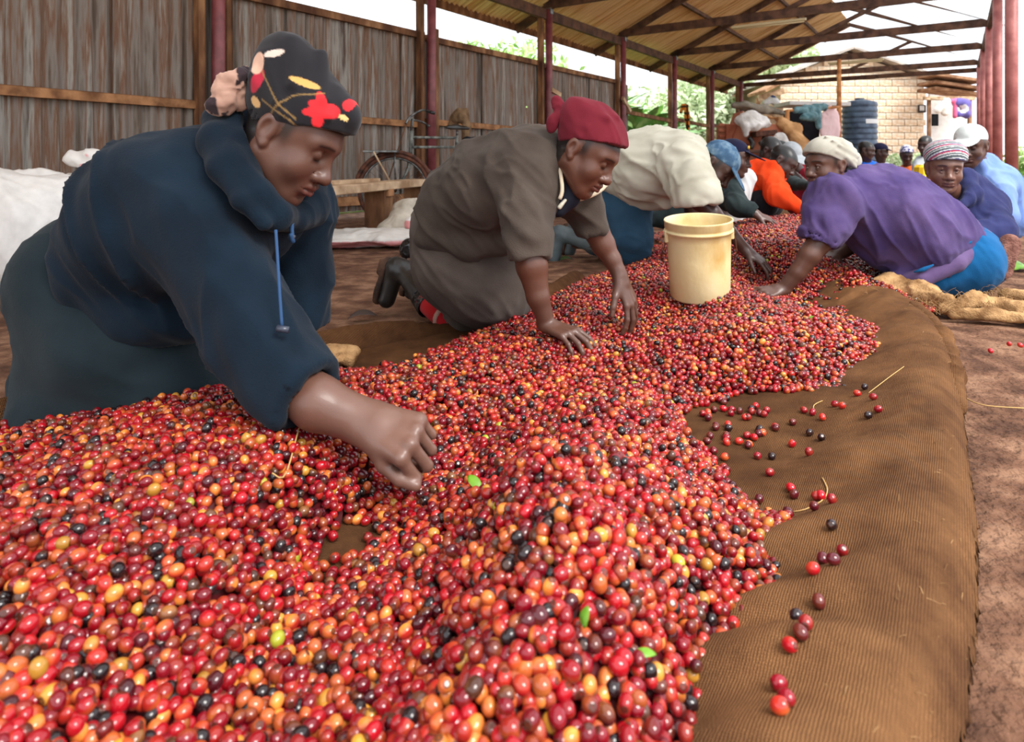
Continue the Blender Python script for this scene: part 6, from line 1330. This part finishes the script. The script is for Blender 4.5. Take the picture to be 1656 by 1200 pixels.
lump('plastic_sack', 'pinkish white full sack standing in front of the red machine', 'sack', M['plastic_white'], [[C(1262, 226, 11.4, 11), C(1270, 250, 11.4, 15), C(1270, 310, 11.4, 15)]], .025, .06, ((.3, 0, -.9), .03, 4), 8, floor=.002)
def machine():
    rm = noisy('red_brown_boards', (150, 84, 62), (190, 122, 94), 3, .85, .3, 20, .15); t = thing('pulping_machine', 'red brown wooden machine under the sacks at the far end', 'machine', px(1215, 305, 12.5)*np.array((1, 1, 0)))
    slab('body', None, None, px(1212, 236, 12.6)*np.array((1, 1, 0))+np.array((0, 0, .66)), (.55, .3, .66), rm, parent=t); slab('hopper', None, None, px(1198, 208, 12.5), (.16, .25, .28), rm, (nz((1, 0, -.35)), Y1, nz((.35, 0, 1))), parent=t)
    for y in (203, 212, 221): slab('slat', None, None, px(1176, y, 12.4), (.16, .03, .03), rm, (nz((1, 0, -.1)), Y1, ZX), parent=t)
    slab('shelf', None, None, px(1228, 245, 12.1), (.42, .12, .03), M['truss'], parent=t)
    tube('drive_belt', spline([px(1211, 222, 12.05), px(1217, 232, 12.05), px(1214, 240, 12.05)], 8), .045, M['black_rubber'], t); tube('crank', spline([px(1236, 221, 12.05), px(1232, 230, 12.05), px(1228, 233, 12.05)], 8), .035, M['black_rubber'], t)
    slab('iron_plate', None, None, px(1235, 216, 12.1), (.2, .15, .05), M['rust'], (nz((1, 0, .1)), Y1, ZX), parent=t)
machine()
rfm = noisy('brown_roof_edge', (130, 92, 66), (190, 150, 116), 4, .9, .3, 20, .1)
o = thing('side_roof', 'small brown side roof left of the stone house', 'roof', px(1243, 140, 22)); o['kind'] = 'structure'
slab('roof', None, None, px(1243, 141, 22), (.48, .8, .05), rfm, (nz((1, 0, .52)), Y1, nz((-.52, 0, 1))), parent=o); slab('gable_board', None, None, px(1247, 153, 21.9), (.45, .05, .1), M['wood_pale'], (nz((1, 0, .3)), Y1, nz((-.3, 0, 1))), parent=o)
c = px(1226, 200, 22.2); slab('post', None, None, np.array((c[0], c[1], 1.4)), (.06, .06, 1.4), rfm, parent=o)
lump('washing', 'white and blue washing heaped under the small side roof', 'cloth', wc, [[C(1238, 166, 20, 5), C(1248, 160, 20, 6), C(1256, 168, 20, 6)]], .05, .06, ((1, 0, 0), .05, 3), 6, col=lambda V: np.where((vnoise(V*3, 2) > .25)[:, None], lin((50, 66, 110)), lin((226, 228, 232))))
def posts(label, spots, h):
    for i, (x, Y) in enumerate(spots): c = px(x, 262, Y); tag(tube('wooden_post', [(c[0], c[1], 0), (c[0], c[1], h)], .045, opole, None, 8), label % ('left', 'right')[i], 'post')
posts('short %s post carrying the pale awning sheet', ((1285, 17.2), (1338, 17.2)), px(0, 170, 17)[2]-.03)
tag(tube('washing_line', [px(1505, 160, 21.3), px(1568, 163, 21.3)], .02, M['wood_pale'], None, 6), 'washing line under the lean-to', 'line')
slab('plank_stack', 'stack of pale planks under the heaped washing', 'planks', px(1247, 172, 20)*np.array((1, 1, 0))+np.array((0, 0, 1.16)), (.3, .2, 1.16), M['wood_pale'])
# plants
gl = noisy('banana_leaf', (110, 176, 84), (186, 226, 140), 4, .45, .2, 20, .4); b = gl.node_tree.nodes['Principled BSDF']
stm = noisy('banana_stem', (120, 130, 80), (160, 160, 104), 5, .7, .2, 20, .3); trk = noisy('trunk', (84, 70, 54), (120, 102, 80), 5, .9, .4, 30, .1)
def big_leaf(base, d, L, W, droop):
    d = nz(d); V = []; F = []; n = 14; p = np.array(base, float); v = d.copy(); side = nz(np.cross(v, ZX)+1e-6)
    for i in range(n+1):
        t = i/n; w = W*(math.sin(math.pi*min(.08+t*.92, 1))**.6)*(1+.10*math.sin(i*2.3)); nn = np.cross(side, v)
        V += [p-side*w+nn*(-w*.25), p, p+side*w+nn*(-w*.25)]; v = nz(v-np.array((0, 0, droop*(.4+t)))); p = p+v*L/n
    for i in range(n): a = i*3; F += [(a, a+1, a+4, a+3), (a+1, a+2, a+5, a+4)]
    return V, F
BP = [(13.4, 6.7, 2.6), (14.3, 7.6, 3.0), (15.3, 6.8, 2.2), (16.0, 8.2, 3.2), (17.2, 7.0, 2.6), (18.2, 8.4, 3.0), (19.4, 7.2, 2.4), (20.8, 8.8, 3.2)]
BW = ['nearest, just past the end of the iron wall', 'second, behind the first open bay', 'short, low in the first open bay', 'tall, behind the second open bay', 'in the middle of the second open bay', 'tall, behind the third open bay', 'low, beside the far corner post', 'farthest, beyond the far corner of the shed']
for i, (u, v, H) in enumerate(BP):
    base = S(u, v, 0); t = thing('banana_plant', 'green banana plant, '+BW[i], 'plant', base, 'banana plants outside the open bays'); top = base+np.array((random.uniform(-.15, .15), random.uniform(-.15, .15), H*.5))
    tube('stem', [base, (base+top)/2, top], [.12, .10, .06], stm, t, 10)
    for k in range(11):
        a = k*2.4+i; V, F = big_leaf(top-np.array((0, 0, random.uniform(0, .35))), (math.cos(a)*.75, math.sin(a)*.75, random.uniform(.7, 1.5)), random.uniform(1.3, 1.9), random.uniform(.17, .27), random.uniform(.07, .16))
        o = obj('leaf', poly_me('leaf', V, F, gl), t)
def bush(name, label, c, r, n, mat, cat='bush', leaf=.09, trunk=0):
    c = np.array(c, float); t = thing(name, label, cat, (c[0], c[1], 0)); P = RNG.normal(0, 1, (n, 3)); P /= np.linalg.norm(P, axis=1)[:, None]; lobes = RNG.normal(0, .45, (9, 3))
    P = P*(RNG.random((n, 1))**.33)*.62+lobes[RNG.integers(0, 9, n)]*np.array((1, 1, .8)); P = c+P*np.array(r); A = RNG.normal(0, 1, (n, 3)); A /= np.linalg.norm(A, axis=1)[:, None]; B = np.cross(A, RNG.normal(0, 1, (n, 3))); B /= np.linalg.norm(B, axis=1)[:, None]
    s = leaf*RNG.uniform(.6, 1.4, (n, 1)); V = np.stack([P-A*s, P-B*s*.4, P+A*s, P+B*s*.4], 1).reshape(-1, 3); F = np.arange(n*4).reshape(n, 4)
    k = V[:, 2] > .02; fk = k[F].all(1); o = obj('foliage', mesh_np('foliage', V, F[fk], mat, False), t); o['kind'] = 'stuff'
    tube('trunk', [(c[0], c[1], 0), (c[0]+.1, c[1], c[2]*.6), (c[0], c[1], c[2])], [.14, .10, .04], trk, t, 8)
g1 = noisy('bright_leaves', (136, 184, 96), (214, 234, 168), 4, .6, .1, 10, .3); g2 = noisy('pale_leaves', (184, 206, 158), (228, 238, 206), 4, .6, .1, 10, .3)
q = lambda u, v, z: S(u, v, z)
bush('bush', 'bright leafy bush low behind the first open bay', q(15.5, 9.6, 1.2), (1.8, 1.6, 1.3), 5000, g1, leaf=.13); bush('bush', 'bright leafy bush low behind the last open bay', q(20.5, 10.2, 1.2), (2.2, 2.0, 1.4), 5000, g1, leaf=.13)
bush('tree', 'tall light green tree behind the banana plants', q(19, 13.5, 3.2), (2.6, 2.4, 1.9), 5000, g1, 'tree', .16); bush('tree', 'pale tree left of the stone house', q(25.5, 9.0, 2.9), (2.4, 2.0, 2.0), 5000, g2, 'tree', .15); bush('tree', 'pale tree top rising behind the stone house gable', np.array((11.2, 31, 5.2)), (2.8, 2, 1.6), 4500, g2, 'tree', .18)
bush('bush', 'small grey green bush at the foot of the stone house', px(1450, 262, 19)*np.array((1, 1, 0))+np.array((0, 0, .55)), (.9, .4, .35), 1500, g2, leaf=.06)
bush('bush', 'bright bush past the open right side near the red posts', px(1690, 262, 17)*np.array((1, 1, 0))+np.array((0, 0, .5)), (1.1, 1.0, .6), 2500, g1, leaf=.09)
m, b = base_mat('yellow_plastic', .5, .4); b.inputs['Base Color'].default_value = rgba(240, 200, 30)
cc_ = px(1496, 268, 7.5); slab('jerrycan', 'yellow plastic jerrycan left of the striped headwrap', 'jerrycan', np.array((cc_[0], cc_[1], .285)), (.10, .08, .284), m, bev=.03)
slab('grass_strip', None, None, S(4, 7.2, -.05), (5, 1.2, .06), g1, (AX, LX, ZX)); bpy.data.objects['grass_strip']['kind'] = 'structure'; bpy.data.objects['grass_strip']['label'] = 'bright grass strip showing under the iron wall'
